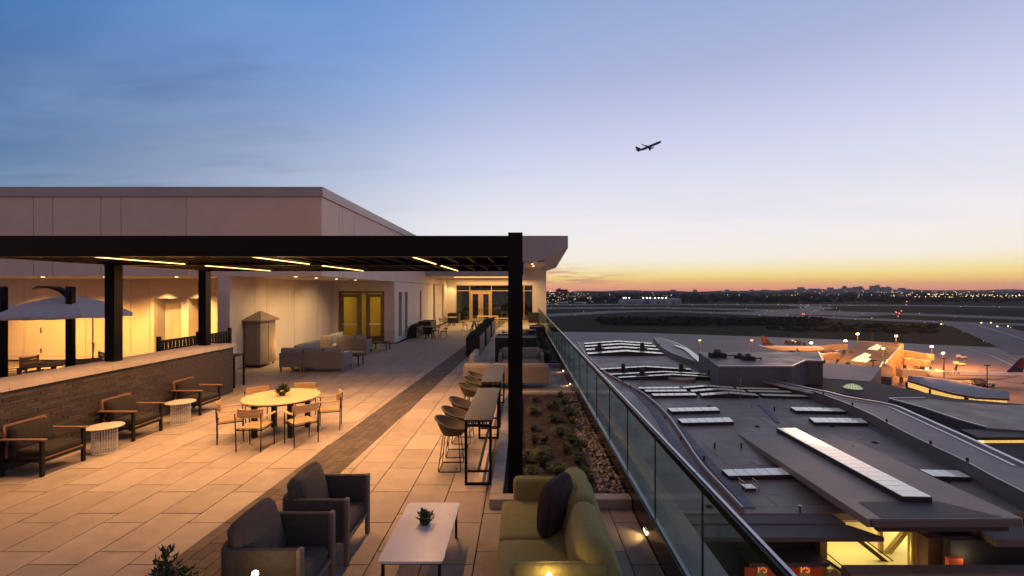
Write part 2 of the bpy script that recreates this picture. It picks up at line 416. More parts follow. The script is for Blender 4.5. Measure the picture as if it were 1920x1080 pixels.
# the brown paver band that runs slightly askew up to the far doors
band = []; cw = .83/5; Lb = .333
for k in range(5):
    y = 3.4 + (.5*Lb if k % 2 else 0)
    while y < 45:
        def pt(f, yy): return (stripe_x(yy,0)+(stripe_x(yy,1)-stripe_x(yy,0))*f, yy)
        a, b2 = (k+.022)/5, (k+1-.022)/5
        q = [pt(a, y+.004), pt(b2, y+.004), pt(b2, y+Lb-.004), pt(a, y+Lb-.004)]
        q = [(p[0], p[1]) for p in q]
        if not inside((q[0][0], q[0][1]), BED2, 0): band.append((y, q))
        y += Lb
band.sort(key=lambda t: t[0] if t[0] > 4.7 else 1e6)
restb = MB(); pb = None
for i, (y, q) in enumerate(band):
    if i < 300:
        c = (sum(p[0] for p in q)/4, sum(p[1] for p in q)/4)
        if pb is None: pb = MB().prism([(p[0]-c[0], p[1]-c[1]) for p in q], -.031, 0).build('brown_paver', M_paver, floor, smooth=False); o = pb
        else: o = inst('brown_paver', pb, floor)
        o.location = (c[0], c[1], rnd.uniform(-.0015, .0015))
    else: restb.prism(q, -.031, rnd.uniform(-.001, .001))
restb.build('distant_pavers', M_paver, floor, smooth=False, kind='stuff')

# ------------------------------------------------------------------ low brick wall with stone cap
lw = thing('brick_wall', 'low dark brick wall with a pale stone cap, behind the three black lounge chairs', 'wall', (-8.8, 8.5, 0))
MB().box(-.77, -.012, -6.5, 5.30, 0, 1.38).build('wall_core', M_mortar, lw, smooth=False)
bl, bh = .30, 1.385/23
rows = []
for r in range(23):
    y = -6.4 - (r*.37 % 1)*bl
    while y < 5.3:
        y2 = min(y+bl-.006, 5.3); rows.append((-y, r, y, y2)); y += bl
vis = [b for b in rows if b[3]+8.5 > 7.35]
vis.sort(key=lambda b: b[2]); near = vis[:300]; far = vis[300:]+[b for b in rows if b[3]+8.5 <= 7.35]
bm0 = MB().box(-.012, 0, 0, bl-.006, .003, bh-.003).build('brick', M_brick, lw, smooth=False); first = True
for _, r, y, y2 in near:
    if first: o = bm0; first = False
    else: o = inst('brick', bm0, lw)
    if y2-y < bl*.9: o.scale[1] = max(.05, (y2-y)/(bl-.006))
    o.location = (rnd.uniform(0, .009), y, r*bh)
fb = MB()
for _, r, y, y2 in far: dxx = rnd.uniform(0, .009); fb.box(dxx-.012, dxx, y, y2, r*bh+.003, (r+1)*bh-.003)
fb.build('brick_courses', M_brick, lw, smooth=False, kind='stuff')
yy = -6.6
cap0 = None
while yy < 5.3:
    ln = min(1.95, 5.38-yy)
    o = MB().box(-.84, .04, 0, ln-.006, 0, .1).build('cap_stone', M_cap, lw, smooth=False); o.location = (0, yy, 1.388); yy += 1.95
MB().box(.001, .012, -6.4, 5.3, .0, .02).build('base_channel', M_steel, lw, smooth=False)

# ------------------------------------------------------------------ pergola
pg = thing('pergola', 'black steel pergola with three rows of thin warm light strips under its roof', 'pergola', (-.2, 6.85, 0))
def PB(name, m, x0, x1, y0, y1, z0, z1):
    return MB().box(x0+.2, x1+.2, y0-6.85, y1-6.85, z0, z1).build(name, m, pg, smooth=False)
PB('post', M_black, -.208, .006, 6.73, 6.95, .0, 3.965)
PB('post', M_black, -9.47, -9.25, 10.28, 10.50, 1.489, 3.68)
PB('post', M_black, -9.50, -9.28, 13.30, 13.52, 1.489, 3.68)
PB('front_beam', M_black, -16.0, -.211, 6.74, 6.94, 3.61, 3.917)
PB('back_beam', M_black, -9.6, -.02, 13.42, 13.60, 3.68, 3.90)
PB('side_beam', M_black, -9.50, -9.26, 6.945, 13.415, 3.685, 3.90)
PB('side_beam', M_black, -.18, -.02, 6.96, 13.41, 3.685, 3.90)
PB('cross_beam', M_black, -9.255, -.19, 10.02, 10.2, 3.665, 3.88)
x = -.62; rafts = []
while x > -9.2: rafts.append(x); x -= .385
r0 = None
for x in rafts:
    for (ya, yb) in ((6.945, 10.015), (10.205, 13.415)):
        if abs(x+4.64) < .12 or abs(x+1.88) < .12 or abs(x+7.3) < .12: continue
        o = MB().box(-.025, .025, 0, yb-ya, 0, .12).build('rafter', M_black, pg, smooth=False) if r0 is None else inst('rafter', r0, pg)
        r0 = r0 or o; o.location = (x+.2, ya-6.85, 3.70)
PB('roof_panel', M_blackm, -16.0, -.19, 6.945, 10.01, 3.83, 3.86)
PB('roof_panel', M_blackm, -9.25, -.19, 10.21, 13.41, 3.83, 3.86)
for x, e in ((-7.35, 1), (-4.64, 1), (-1.88, 1)):
    for ya, yb in ((7.0, 9.9), (10.5, 13.25)):
        PB('light_strip_housing', M_blackm, x-.035, x+.035, ya, yb, 3.685, 3.825)
        PB('light_strip', E_led, x-.009, x+.009, ya+.02, yb-.02, 3.672, 3.684)
        light('AREA', (x+.2, (ya+yb)/2-6.85, 3.664), 122, (1,.50,.19), .04, yb-ya-.04, spread=R(128), parent=pg, name='strip_light')

# ------------------------------------------------------------------ hotel tower room: panelled volume with the recessed lounge below
YF, XS, ZT, ZS = 17.04, -7.54, 6.99, 3.64
hb = thing('hotel_penthouse', 'beige panelled penthouse block with flat metal coping and lit recess below', 'building', (XS, YF, 0))
def HB(name, m, x0, x1, y0, y1, z0, z1, sm=False, mb=None):
    return MB().box(x0-XS, x1-XS, y0-YF, y1-YF, z0, z1).build(name, m, hb, smooth=sm)
HB('wall_core', M_wallj, -30, XS-.06, YF+.06, 45.3, ZS+.03, 6.62)
HB('soffit', M_wall, -30, XS-.062, YF+.062, 26.79, ZS, ZS+.028)
xs = [-30] + [(p-CX)*YF/FL for p in (-180, -75, 63, 99, 189, 227, 349)] + [XS]
for a, b2 in zip(xs, xs[1:]):
    HB('wall_panel', M_wall, a+.012, b2-.001 if b2 == XS else b2-.012, YF, YF+.058, ZS, 6.62)
ys = [YF+.06, 18.66, 19.05, 20.4, 21.9, 24.3, 26.8, 28.9, 31.6, 34.4, 37.3, 40.4, 43.9]
for a, b2 in zip(ys, ys[1:]):
    HB('wall_panel', M_wall, XS-.058, XS, a+.012, b2-.012, ZS+(.0 if b2 < 26.9 else .012), 6.62)
HB('coping', M_cop, -30, XS+.07, YF-.07, YF+.25, 6.63, ZT); HB('coping', M_cop, XS-.25, XS+.07, YF+.252, 44, 6.63, ZT)
HB('roof_deck', M_wallj, -30, XS-.25, YF+.25, 44, 6.7, 6.8)
# pier and recess walls
HB('pier', M_wall, -11.46, -10.99, YF, YF+.3, .0, ZS-.002)
ys = [YF+.31, 19.0, 19.85, 22.3, 24.8, 25.6, 26.79]
for a, b2 in zip(ys, ys[1:]): HB('recess_panel', M_wall, -11.32, -11.2, a+.01, b2-.01, .02, ZS-.002)
HB('recess_backing', M_wallj, -11.45, -11.322, YF+.31, 26.79, 0, ZS-.002)
DX0, DX1, DZ = -10.86, -8.16, 3.07
HB('recess_panel', M_wall, -11.32, DX0-.01, 26.8, 27.1, 0, ZS); HB('recess_panel', M_wall, DX1+.01, XS, 26.8, 27.1, .66, ZS)
HB('recess_panel', M_wall, DX1+.01, XS, 26.8, 27.1, .0, .645)
HB('recess_panel', M_wall, DX0, DX1, 26.8, 27.1, DZ+.01, ZS)
# slit windows in the long side wall, lower wall between them
slits = [(27.7,28.45,.27,3.02),(29.15,29.85,.30,3.02),(33.4,33.95,.9,3.1),(38.4,39.4,.2,3.68),(42.6,43.5,.2,3.68)]
prev = 27.11; jo = []
for (a, b2, z0, z1) in slits:
    mid = (prev+a)/2
    if a-prev > 2: HB('wall_panel', M_wall, XS-.3, XS, prev, mid-.012, 0, ZS-.012); HB('wall_panel', M_wall, XS-.3, XS, mid+.012, a, 0, ZS-.012)
    else: HB('wall_panel', M_wall, XS-.3, XS, prev, a, 0, ZS-.012)
    HB('wall_panel', M_wall, XS-.3, XS, a, b2, 0, z0)
    if z1 < ZS-.05: HB('wall_panel', M_wall, XS-.3, XS, a, b2, z1, ZS-.012)
    w = HB('window', M_frame, XS-.22, XS-.19, a, b2, z0, z1)
    MB().box(XS-XS-.188, -.18, a-YF+.05, b2-YF-.05, z0+.05, z1-.05).build('pane', G_dark, w, smooth=False)
    prev = b2
HB('wall_panel', M_wall, XS-.3, XS, prev, 43.88, 0, ZS-.012)
# the lounge doors: two glazed leaves and a narrow middle light, lit room behind
dr = HB('door_frame', M_frame, DX0, DX0+.12, 26.9, 27.02, 0, DZ)
for a, b2, z0, z1 in ((DX1-.12,DX1,0,DZ),(DX0+.121,DX1-.121,DZ-.14,DZ),(-9.66,-9.56,0,DZ-.141),(-9.28,-9.18,0,DZ-.141)): HB('door_frame', M_frame, a, b2, 26.9, 27.02, z0, z1)
def leaf(x0, x1, nm='glazed_door'):
    d = MB()
    for a, b2, z0, z1 in ((x0,x0+.13,.02,2.9),(x1-.13,x1,.02,2.9),(x0+.13,x1-.13,.02,.42),(x0+.13,x1-.13,2.72,2.9)): d.box(a-XS, b2-XS, 26.92-YF, 26.98-YF, z0, z1)
    o = d.build(nm, M_frame, hb, smooth=False)
    MB().box(x0+.13-XS, x1-.13-XS, 26.945-YF, 26.955-YF, .42, 2.72).build('pane', G_door, o, smooth=False)
    MB().bar((x0+.1-XS, 26.86-YF, 1.12),(x1-.1-XS, 26.86-YF, 1.12), .05, .07).build('push_bar', M_steel, o, smooth=False)
    return o
leaf(DX0+.125, -9.665); leaf(-9.175, DX1-.125)
HB('side_light', G_door, -9.555, -9.285, 26.95, 26.96, 0, DZ-.15)
HB('lobby_wall', mat('ochre_interior', (.5,.42,.16), rough=.8, scale=2), -11.3, XS-.35, 31, 31.1, 0, 3.5)
HB('lobby_wall', MATS['ochre_interior'], -11.4, -11.31, 27.11, 31, 0, 3.5); HB('lobby_ceiling', MATS['ochre_interior'], -11.3, XS-.35, 27.11, 31, 3.5, 3.6)
HB('lobby_floor', M_wood, -11.3, XS-.35, 27.11, 31, -.02, .002)
light('AREA', (-9.5-XS, 29-YF, 3.4), 60, (1,.72,.26), 1.5, parent=hb, name='lobby_light')
# back wall of the left court with two door alcoves
YB = 20.4
jx = [-30, -22.5, -20.4, -19.1, -17.6, -16.85]
def court(x0, x1, z0, z1, y=YB): return HB('court_panel', M_wall, x0, x1, y, y+.12, z0, z1)
xs = [-30, (-75-CX)*YB/FL, (45-CX)*YB/FL, (128-CX)*YB/FL, (161-CX)*YB/FL, (245-CX)*YB/FL, (281-CX)*YB/FL]
for a, b2 in zip(xs, xs[1:]):
    court(a+.01, b2-.01, .16, ZS-.005); court(a+.01, b2-.01, 0, .145)
AX = [( -16.55, -15.35), (-15.0, -14.2)]
court(xs[-1]+.01, -16.56, 0, ZS-.005); court(-15.34, -15.01, 0, 2.74); court(-14.19, -11.47, 0, ZS-.005); court(-16.55, -14.2, 2.75, ZS-.005)
for a, b2 in AX:
    HB('door', M_door, a+.25, b2-.02, YB+.55, YB+.6, 0, 2.5); HB('alcove_wall', M_wall, a-.05, b2+.05, YB+.62, YB+.7, 0, 2.8)
    HB('alcove_wall', M_wall, a-.06, a-.001, YB+.125, YB+.6, 0, 2.8); HB('alcove_wall', M_wall, b2+.001, b2+.06, YB+.125, YB+.6, 0, 2.8)
    HB('alcove_ceiling', M_wall, a, b2, YB+.125, YB+.6, 2.75, 2.8)
HB('court_backing', M_wallj, -30, -16.7, YB+.13, YB+.2, 0, ZS-.006); HB('court_backing', M_wallj, -14.0, -11.48, YB+.13, YB+.2, 0, ZS-.006)
HB('door_hinge', M_frame, (77-CX)*YB/FL-.03, (77-CX)*YB/FL+.03, YB-.02, YB-.002, .3, .5); HB('door_hinge', M_frame, (77-CX)*YB/FL-.03, (77-CX)*YB/FL+.03, YB-.02, YB-.002, 1.2, 1.45); HB('door_hinge', M_frame, (77-CX)*YB/FL-.03, (77-CX)*YB/FL+.03, YB-.02, YB-.002, 2.2, 2.4)
# recessed ceiling lights
fix = None
def downlight(x, y, e, z=ZS, spot=85, aim=(0,0,-1), root=None, org=(XS, YF), col=WARM):
    root = root or hb
    o = MB().lathe([(.055,0),(.055,-.006),(.045,-.008)], 16, (0,0,0)).build('ceiling_light', E_lamp, root)
    o.location = (x-org[0], y-org[1], z-.001)
    light('SPOT', (x-org[0], y-org[1], z-.03), e, col, .07, spot=spot, blend=.8, aim=aim, parent=root, name='ceiling_spot')
for px, y in ((57,17.75),(177,17.75),(314,17.75),(402,17.75),(-70,17.75)):
    x = (px-CX)*17.3/FL; downlight(x, y, 1500, spot=95, aim=(0,.55,-1), col=(1,.47,.09))
for px, yy in ((285, 1), (350, 1)): pass
light('SPOT', (-15.95-XS, 19.6-YF, 3.5), 260, WARM, .05, spot=75, aim=(0,.35,-1), parent=hb, name='ceiling_spot'); light('SPOT', (-14.5-XS, 19.6-YF, 3.5), 260, WARM, .05, spot=75, aim=(0,.35,-1), parent=hb, name='ceiling_spot')
for x, y, e in ((-8.74,17.5,110),(-8.72,19.2,280),(-8.6,21.0,330),(-8.45,23.0,420)): downlight(x, y, e, spot=95, aim=(-.8,.25,-1))

# ------------------------------------------------------------------ far glazed pavilion with the winged canopy
YC, YG = 35.4, 45.5
fp = thing('glazed_pavilion', 'far pavilion with warm lit glass front under a grey canopy with an angled wing', 'building', (0, YG, 0))
def FB(name, m, x0, x1, y0, y1, z0, z1): return MB().box(x0, x1, y0-YG, y1-YG, z0, z1).build(name, m, fp, smooth=False)
ZC0, ZC1 = 4.245, 7.39
FB('fascia', M_cop, XS+.002, .0, YC, YC+.2, ZC0, ZC1); FB('fascia', M_cop, .002, 1.08, YC, YC+.2, 5.35, ZC1)
w = MB(); a = [(1.08,YC-YG),(3.58,YC-YG),(3.58,.3),(1.08,.3)]
w.add([(1.082,YC-YG,5.35),(3.58,YC-YG,6.43),(3.58,YC-YG,ZC1),(1.082,YC-YG,ZC1),
       (2.46,-.01,5.08),(3.4,-.01,5.4),(3.58,-.01,ZC1),(1.082,-.01,ZC1)],
      [(0,1,2,3),(0,4,5,1),(1,5,6,2),(4,7,6,5),(3,2,6,7),(0,3,7,4)])
w.build('canopy_wing', M_cop, fp, smooth=False)
FB('soffit', M_wall, XS+.002, .1, YC+.21, YG-.01, ZC0+.02, ZC0+.1); FB('soffit_step', M_wall, .1, .2, YC+.21, YG-.01, ZC0+.02, 5.3)
FB('soffit', M_wall, .21, 1.9, YC+.21, YG-.01, 5.3, 5.34)
FB('canopy_roof', M_wallj, XS+.002, 3.5, YC+.2, YG+6, ZC1-.2, ZC1-.1)
# facade
FB('facade_wall', M_wall, XS, -6.66, YG, YG+.3, 0, 7); FB('facade_wall', M_wall, 1.07, 2.42, YG-.002, YG+.3, -.3, 5.5); FB('facade_wall', M_wall, -6.655, 1.065, YG, YG+.3, 3.69, 7)
FB('facade_wall', M_wall, 2.1, 2.42, YG+.301, YG+8, -.3, 5.3)
FB('facade_wall', M_wall, XS-.3, XS, 43.9, 45.49, 0, 7)
mull = [-6.66,-5.31,-3.12,-1.15,.15,1.07-.06]
for i, x in enumerate(mull): FB('mullion', M_gold, x, x+.08, YG+.05, YG+.15, 0, 3.685)
FB('transom', M_gold, -6.575, 1.0, YG+.045, YG+.152, 3.05, 3.13); FB('sill', M_gold, -6.575, -5.315, YG+.045, YG+.15, 0, .14); FB('sill', M_gold, -3.03, 1.0, YG+.045, YG+.15, 0, .14)
FB('transom', M_gold, -6.575, 1.0, YG+.04, YG+.153, 3.61, 3.684)
def pane(x0, x1, z0, z1): FB('window_pane', G_win, x0, x1, YG+.09, YG+.1, z0, z1)
for a, b2 in zip(mull, mull[1:]): pane(a+.085, b2-.005, 3.14, 3.6)
for a, b2 in ((-6.575,-5.315),(-3.035,-1.155),(-1.065,.145),(.235,1.005)): pane(a, b2, .145, 3.045)
for x0, x1, s0 in ((-5.22,-4.17,1),(-4.15,-3.125,0)):
    d = MB()
    for a, b2, z0, z1 in ((x0,x0+.24,.02,3.03),(x1-.24,x1,.02,3.03),(x0+.24,x1-.24,.02,.3),(x0+.24,x1-.24,2.75,3.03)): d.box(a, b2, .06, .12, z0, z1)
    o = d.build('glazed_door', M_gold, fp, smooth=False)
    MB().box(x0+.24, x1-.24, .085, .095, .3, 2.75).build('pane', G_win, o, smooth=False)
    hx = x1-.12 if s0 else x0+.12
    MB().bar((hx, -.0, .95),(hx, -.0, 1.3), .04, .04).build('handle', M_blackm, o, smooth=False)
M_int = mat('dim_interior', (.12,.11,.09), rough=.7)
FB('room_back', M_int, -8, 2.0, YG+7, YG+7.1, 0, 4); FB('room_ceiling', M_int, -8, 2, YG+.31, YG+7, 3.9, 4); FB('room_floor', M_wood, -8, 2, YG+.31, YG+7, -.02, .001)
FB('room_side', M_int, -8.1, -8, YG+.31, YG+7, 0, 4)
light('AREA', (-3, 3, 3.8), 60, (1,.7,.35), 2, parent=fp, name='room_light')
FB('ceiling_strip', E_led, -5.8, .0, YC+3.2, YC+3.26, ZC0+.0, ZC0+.018)
light('AREA', (-2.6, 38.65-YG, ZC0-.02), 420, WARM, 6.5, .2, parent=fp, name='soffit_light')
light('AREA', (-2.8, YG-1.2-YG, ZC0-.02), 260, WARM, 7.5, .15, parent=fp, name='soffit_light')
light('SPOT', (-7.0, -1.0, 4.1), 200, WARM, .05, spot=90, aim=(-.1,.3,-1), parent=fp, name='soffit_spot')
for x, y in ((.85,37.3),(1.0,40.4)):
    o = MB().lathe([(.1,0),(.1,-.012),(.08,-.014)], 14).build('ceiling_light', E_lamp, fp); o.location = (x, y-YG, 5.299)
    light('SPOT', (x, y-YG, 5.26), 350, WARM, .08, spot=110, aim=(.1,.3,-1), parent=fp, name='ceiling_spot')

# ------------------------------------------------------------------ glass railing on the right
rl = thing('glass_railing', 'long frameless glass railing with a dark metal top rail along the terrace edge', 'railing', (XG, 4.02, 0))
pan = MB().box(-.007, .007, .006, 1.424, .33, 1.355).build('glass_panel', G_rail, rl, smooth=False); k = -1; firstp = True
while 4.02+1.43*k < 44.2:
    if firstp: o = pan; firstp = False
    else: o = inst('glass_panel', pan, rl)
    o.location = (0, 1.43*k, 0)
    j_ = MB().box(-.008, .008, -.0045, .0045, .33, 1.334).build('glass_joint', M_blackm, rl, smooth=False) if k == -1 else inst('glass_joint', j_, rl)
    j_.location = (0, 1.43*k, 0); k += 1
for k in range(-1, 14):
    y0 = 2.86*k+.2
    if y0 < 41: MB().box(-.028, .03, y0, min(y0+2.85, 41.2), 1.335, 1.400).build('top_rail', M_black, rl, smooth=False); MB().box(.004, .0305, y0, min(y0+2.847, 41.2), 1.401, 1.409).build('rail_cover', M_railcap, rl, smooth=False)
MB().box(-.018, .02, -2, 41.2, .341, .362).build('base_shoe', mat('shoe_metal', (.3,.29,.28), rough=.3, metal=.8), rl, smooth=False)
kerb = MB().box(1.563, 1.65, 1.3, 45.4, -.24, .34)
tag(kerb.build('railing_kerb', mat('dark_bronze_kerb', (.016,.012,.010), rough=.25, scale=4, spec=.7), smooth=False), kind='structure')
def steplight(y, e=3.2):
    t = thing('step_light', 'small step light', 'light', (1.56, y, .07)) 
    MB().box(-.012, -.001, -.06, .06, -.025, .025).build('lens', E_lamp, t, smooth=False)
    MB().box(-.02, .0, -.07, .07, .027, .034).build('hood', M_blackm, t, smooth=False)
    light('SPOT', (-.03, 0, .03), e, (1,.62,.25), .015, spot=105, aim=(-1,0,-.75), blend=.5, parent=t, name='step_spot')
    return t
for y, lb, e in ((5.72,'step light in the kerb beside the green sofa, glowing on the paving',3.4),(14.75,'nearer of the two step lights past the planted bed, by the grey sofas',3.6),(17.2,'farther of the two step lights past the planted bed, by the grey sofas',3.6)):
    steplight(y, e)['label'] = lb
# ------------------------------------------------------------------ foreground lounge
def T(loc): return Matrix.Translation(Vector(loc))
# coffee table
ct = thing('coffee_table', 'low white marble topped table between the dark armchairs and the green sofa', 'coffee table', (-1.11, 5.11, 0))
def rrect(w, h, r, n=5):
    pts = []
    for cx, cy, a0 in ((w/2-r,h/2-r,0),(-w/2+r,h/2-r,90),(-w/2+r,-h/2+r,180),(w/2-r,-h/2+r,270)):
        for k in range(n+1): a = R(a0+90*k/n); pts.append((cx+r*math.cos(a), cy+r*math.sin(a)))
    return pts
MB().prism(rrect(.65,1.25,.035), .396, .42).build('table_top', M_marble, ct)
fr = MB()
for sx in (-1, 1): fr.box(sx*.285-.012, sx*.285+.012, -.55, .55, .366, .394)
for sy in (-1, 1): fr.box(-.297, .297, sy*.575-.012, sy*.575+.012, .366, .394)
fr.build('table_frame', M_blackm, ct, smooth=False)
lg = MB().box(-.014, .014, -.014, .014, 0, .365).build('leg', M_blackm, ct, smooth=False); lg.location = (.283,.573,0)
for x, y in ((-.283,.573),(.283,-.573),(-.283,-.573)): inst('leg', lg, ct, (x,y,0))

def leafplant(mb, n, rx, ry, rz, c, ln, wd, up=.3, seed=1):
    r = random.Random(seed)
    for _ in range(n):
        a = r.uniform(0, 2*math.pi); e = r.uniform(-.2, 1.5); d = Vector((math.cos(a)*math.cos(e), math.sin(a)*math.cos(e), math.sin(e)))
        t = r.uniform(.35, 1); p = Vector(c)+Vector((d.x*rx*t, d.y*ry*t, d.z*rz*t))
        d2 = (d+Vector((r.uniform(-.6,.6), r.uniform(-.6,.6), r.uniform(-.3,.6)+up))).normalized(); l = ln*r.uniform(.6,1.3); w = wd*r.uniform(.7,1.3)
        sd = d2.cross(Vector((r.uniform(-1,1), r.uniform(-1,1), .5))).normalized()*w; nn = d2.cross(sd).normalized()*w*.4
        mb.add([p, p+d2*l*.45+sd+nn, p+d2*l, p+d2*l*.45-sd+nn], [(0,1,2),(0,2,3)])
    return mb
suc = thing('succulent_arrangement', 'small arrangement of succulents sitting on the white marble coffee table', 'plant', (-1.11+.0, 5.16, .421))
suc.location = (-1.115, 5.21, .421)
MB().lathe([(.045,0),(.06,.02),(.065,.05),(.05,.055)], 16).build('bowl', M_planter, suc)
leafplant(MB(), 150, .085, .085, .085, (0,0,.05), .05, .009, .2, 3).build('foliage', M_leaf2, suc)
big = MB()
for k in range(16):
    a = k*2.4; e = .5+.05*k; d = Vector((math.cos(a)*math.cos(e), math.sin(a)*math.cos(e), math.sin(e))); sd = d.cross(Vector((0,0,1))).normalized()*.016
    b0 = Vector((-.01,-.0,.06)); big.add([b0, b0+d*.05+sd, b0+d*.105, b0+d*.05-sd, b0+d*.05+Vector((0,0,-.01))], [(0,1,4),(1,2,4),(2,3,4),(3,0,4)])
for k in range(3): big.tube([(-.02,.01,.06),(-.035-.004*k,.02,.12),(-.03-.012*k,.02,.175)], [.008,.011,.006], 6)
big.build('thick_leaves', M_leaf2, suc)

# the two dark wrap armchairs (open side towards +X)
def armchair(loc, label, rz=0):
    t = thing('armchair', label, 'armchair', loc, rz, 'dark fabric armchairs on the brown paver band')
    W, D = .76, .78
    sh = MB()                                 # wrap: side, back, side with rounded rear corners
    path = [(D/2-.03, -W/2+.035)]
    path += [(-D/2+.16, -W/2+.035)]
    for k in range(1, 6): a = R(270-18*k); path.append((-D/2+.16+.125*math.cos(a), -W/2+.16+.125*math.sin(a)))
    path += [(x, -y) for x, y in path[::-1]]
    n = len(path); vs = []; fs = []
    for i, p in enumerate(path):
        a = Vector(path[max(i-1,0)]); b2 = Vector(path[min(i+1,n-1)]); d = (b2-a).normalized(); nr = Vector((-d.y, d.x))
        for (o, z) in ((.032,.27),(.036,.3),(.036,.72),(.026,.745),(0,.752),(-.026,.745),(-.036,.72),(-.036,.3),(-.032,.27)):
            vs.append((p[0]+nr.x*o, p[1]+nr.y*o, z))
    m = 9
    for i in range(n-1):
        for k in range(m): fs.append((i*m+k, i*m+(k+1)%m, (i+1)*m+(k+1)%m, (i+1)*m+k))
    fs += [tuple(range(m))[::-1], tuple(range((n-1)*m, n*m))]
    sh.add(vs, fs); sh.build('side_wrap', M_gyfab, t)
    for y in (-W/2+.035, W/2-.035):
        MB().cush((D/2-.01, y, .38), (.055,.075,.76), .02).build('front_post', M_wood, t)
        MB().bar((-D/2+.07, y*.85, 0),(-D/2+.07, y*.85, .28), .045, .045).build('leg', M_wood, t, smooth=False)
    MB().box(D/2-.05, D/2+.0, -W/2+.075, W/2-.075, .245, .285).box(-D/2+.07, D/2-.05, -W/2+.08, W/2-.08, .25, .275).build('seat_rail', M_wood, t, smooth=False)
    MB().cush((.04, 0, .355), (D-.12, W-.15, .15), .055, .02).build('seat_cushion', M_gyfab, t)
    M = Matrix.Rotation(R(-15), 3, 'Y')
    MB().cush((-.20, .0, .655), (.15, .62, .58), .07, .055, M).build('back_pillow', M_gyfab, t)
    return t
armchair((-2.36, 5.46, 0), 'farther of the two dark wrap around armchairs beside the marble table')
armchair((-2.40, 4.47, 0), 'nearer dark wrap around armchair with the glowing lamp in front of it')

# green sofa
gs = thing('green_sofa', 'olive green two seat sofa facing the marble table with its back to the railing', 'sofa', (.35, 5.0, 0))
X0 = .35; Y0 = 5.0
def SB(name, x0, x1, y0, y1, z0, z1, r=.05, puff=.0, M=None, m=None):
    return MB().cush(((x0+x1)/2-X0, (y0+y1)/2-Y0, (z0+z1)/2), (x1-x0, y1-y0, z1-z0), r, puff, M).build(name, m or M_grfab, gs)
SB('seat_cushion', -.25, .56, 4.88, 5.77, .22, .44, .05, .012); SB('seat_cushion', -.25, .56, 4.06, 4.87, .22, .44, .05, .012)
SB('armrest', -.11, .62, 5.77, 5.93, .20, .70, .06, .008); SB('armrest', -.11, .74, 3.93, 4.07, .20, .70, .06, .008)
Mb = Matrix.Rotation(R(14), 3, 'Y')
SB('back_cushion', .48, .78, 4.9, 5.84, .36, .87, .13, .015, Mb); SB('back_cushion', .48, .78, 3.98, 4.89, .36, .87, .13, .015, Mb)
SB('back_panel', .66, .86, 3.96, 5.88, .16, .66, .07, 0, Matrix.Rotation(R(9), 3, 'Y'))
for x, y in ((-.1,4.1),(-.1,5.75),(.7,4.1),(.7,5.75)): MB().box(x-X0-.03, x-X0+.03, y-Y0-.03, y-Y0+.03, 0, .21).build('foot', M_blackm, gs, smooth=False)
for ya, yb in ((4.88, 5.77), (4.06, 4.87)):
    pts = [(x-X0, y-Y0, z) for x, y, z in ((-.235,ya+.03,.405),(-.235,yb-.03,.405),(.5,yb-.03,.43),(.5,ya+.03,.43))]
    MB().tube(pts[:2], .005, 6).build('cushion_piping', M_grfab, gs)
for yc in (5.85, 4.0): MB().tube([(-.105-X0, yc-Y0, .26),(-.112-X0, yc-Y0, .45),(-.112-X0, yc-Y0, .64),(-.07-X0, yc-Y0, .70),(.3-X0, yc-Y0, .708),(.55-X0, yc-Y0, .708)], .005, 6).build('arm_piping', M_grfab, gs)
for yc in (4.9+.47, 3.98+.455):
    pass
pl = MB().cush((0,0,0), (.14,.54,.56), .065, .08, Matrix.Rotation(R(8), 3, 'Y') @ Matrix.Rotation(R(-30), 3, 'Z') @ Matrix.Rotation(R(4), 3, 'X')).build('throw_pillow', M_plum, None)
pl.location = (.37, 5.08, .71); pl.rotation_euler = (0,0,0)
tag(pl, 'dark plum square pillow standing upright on the green sofa', 'pillow')

# small garden lamps and near shrubs at the bottom of the view
def gardenlamp(loc, label, e):
    t = thing('garden_lamp', label, 'lamp', loc, 0, 'globe garden lamps near the bottom edge')
    z = loc[2]
    MB().tube([(0,0,-z),(0,0,-.02)], .009, 8).build('stake', M_blackm, t)
    MB().lathe([(.001,.025),(.013,.021),(.022,.012),(.025,0),(.022,-.012),(.013,-.021),(.001,-.025)], 16).build('globe', mat('globe_glow', (1,.8,.5), emis=(1,.82,.5), estr=30) if 'globe_glow' not in MATS else MATS['globe_glow'], t)
    MB().lathe([(.012,-.034),(.02,-.03),(.02,-.02),(.012,-.018)], 16).build('collar', M_blackm, t)
    light('POINT', (0,.045,.0), e*.7, (1,.58,.2), .02, parent=t, name='globe_light')
gardenlamp((-2.215, 3.76, .752), 'round glowing garden lamp in front of the nearer dark armchair', 3.5)
gardenlamp((.225, 3.80, .705), 'round glowing garden lamp in front of the green sofa arm', 3.0)
def shrub(loc, r, h, label, n=420, seed=1, m=None, nm='shrub', ln=.05, wd=.012):
    t = thing(nm, label, 'shrub', loc)
    st = MB(); rr = random.Random(seed)
    for k in range(5): a = k*1.3; st.tube([(0,0,0),(math.cos(a)*r*.25, math.sin(a)*r*.25, h*.45),(math.cos(a)*r*.5, math.sin(a)*r*.5, h*.85)], [.008,.006,.002], 5)
    st.build('stem', M_wood, t)
    f = MB()
    for k in range(7):
        cx, cy, cz = rr.uniform(-.5,.5)*r, rr.uniform(-.5,.5)*r, rr.uniform(.3,.72)*h
        if k == 0: cx = cy = 0; cz = h*.78
        leafplant(f, n//7, r*.5, r*.5, h*.26, (cx,cy,cz), ln, wd, .3, seed*31+k)
    f.build('foliage', m or M_leaf, t)
    return t
shrub((-3.02, 3.84, 0), .20, .88, 'dark conifer shrub at the bottom left beside the brown paver band', 900, 2)
shrub((-2.62, 3.72, 0), .20, .70, 'low leafy shrub right of the dark conifer at the bottom edge', 420, 5, M_leaf2)
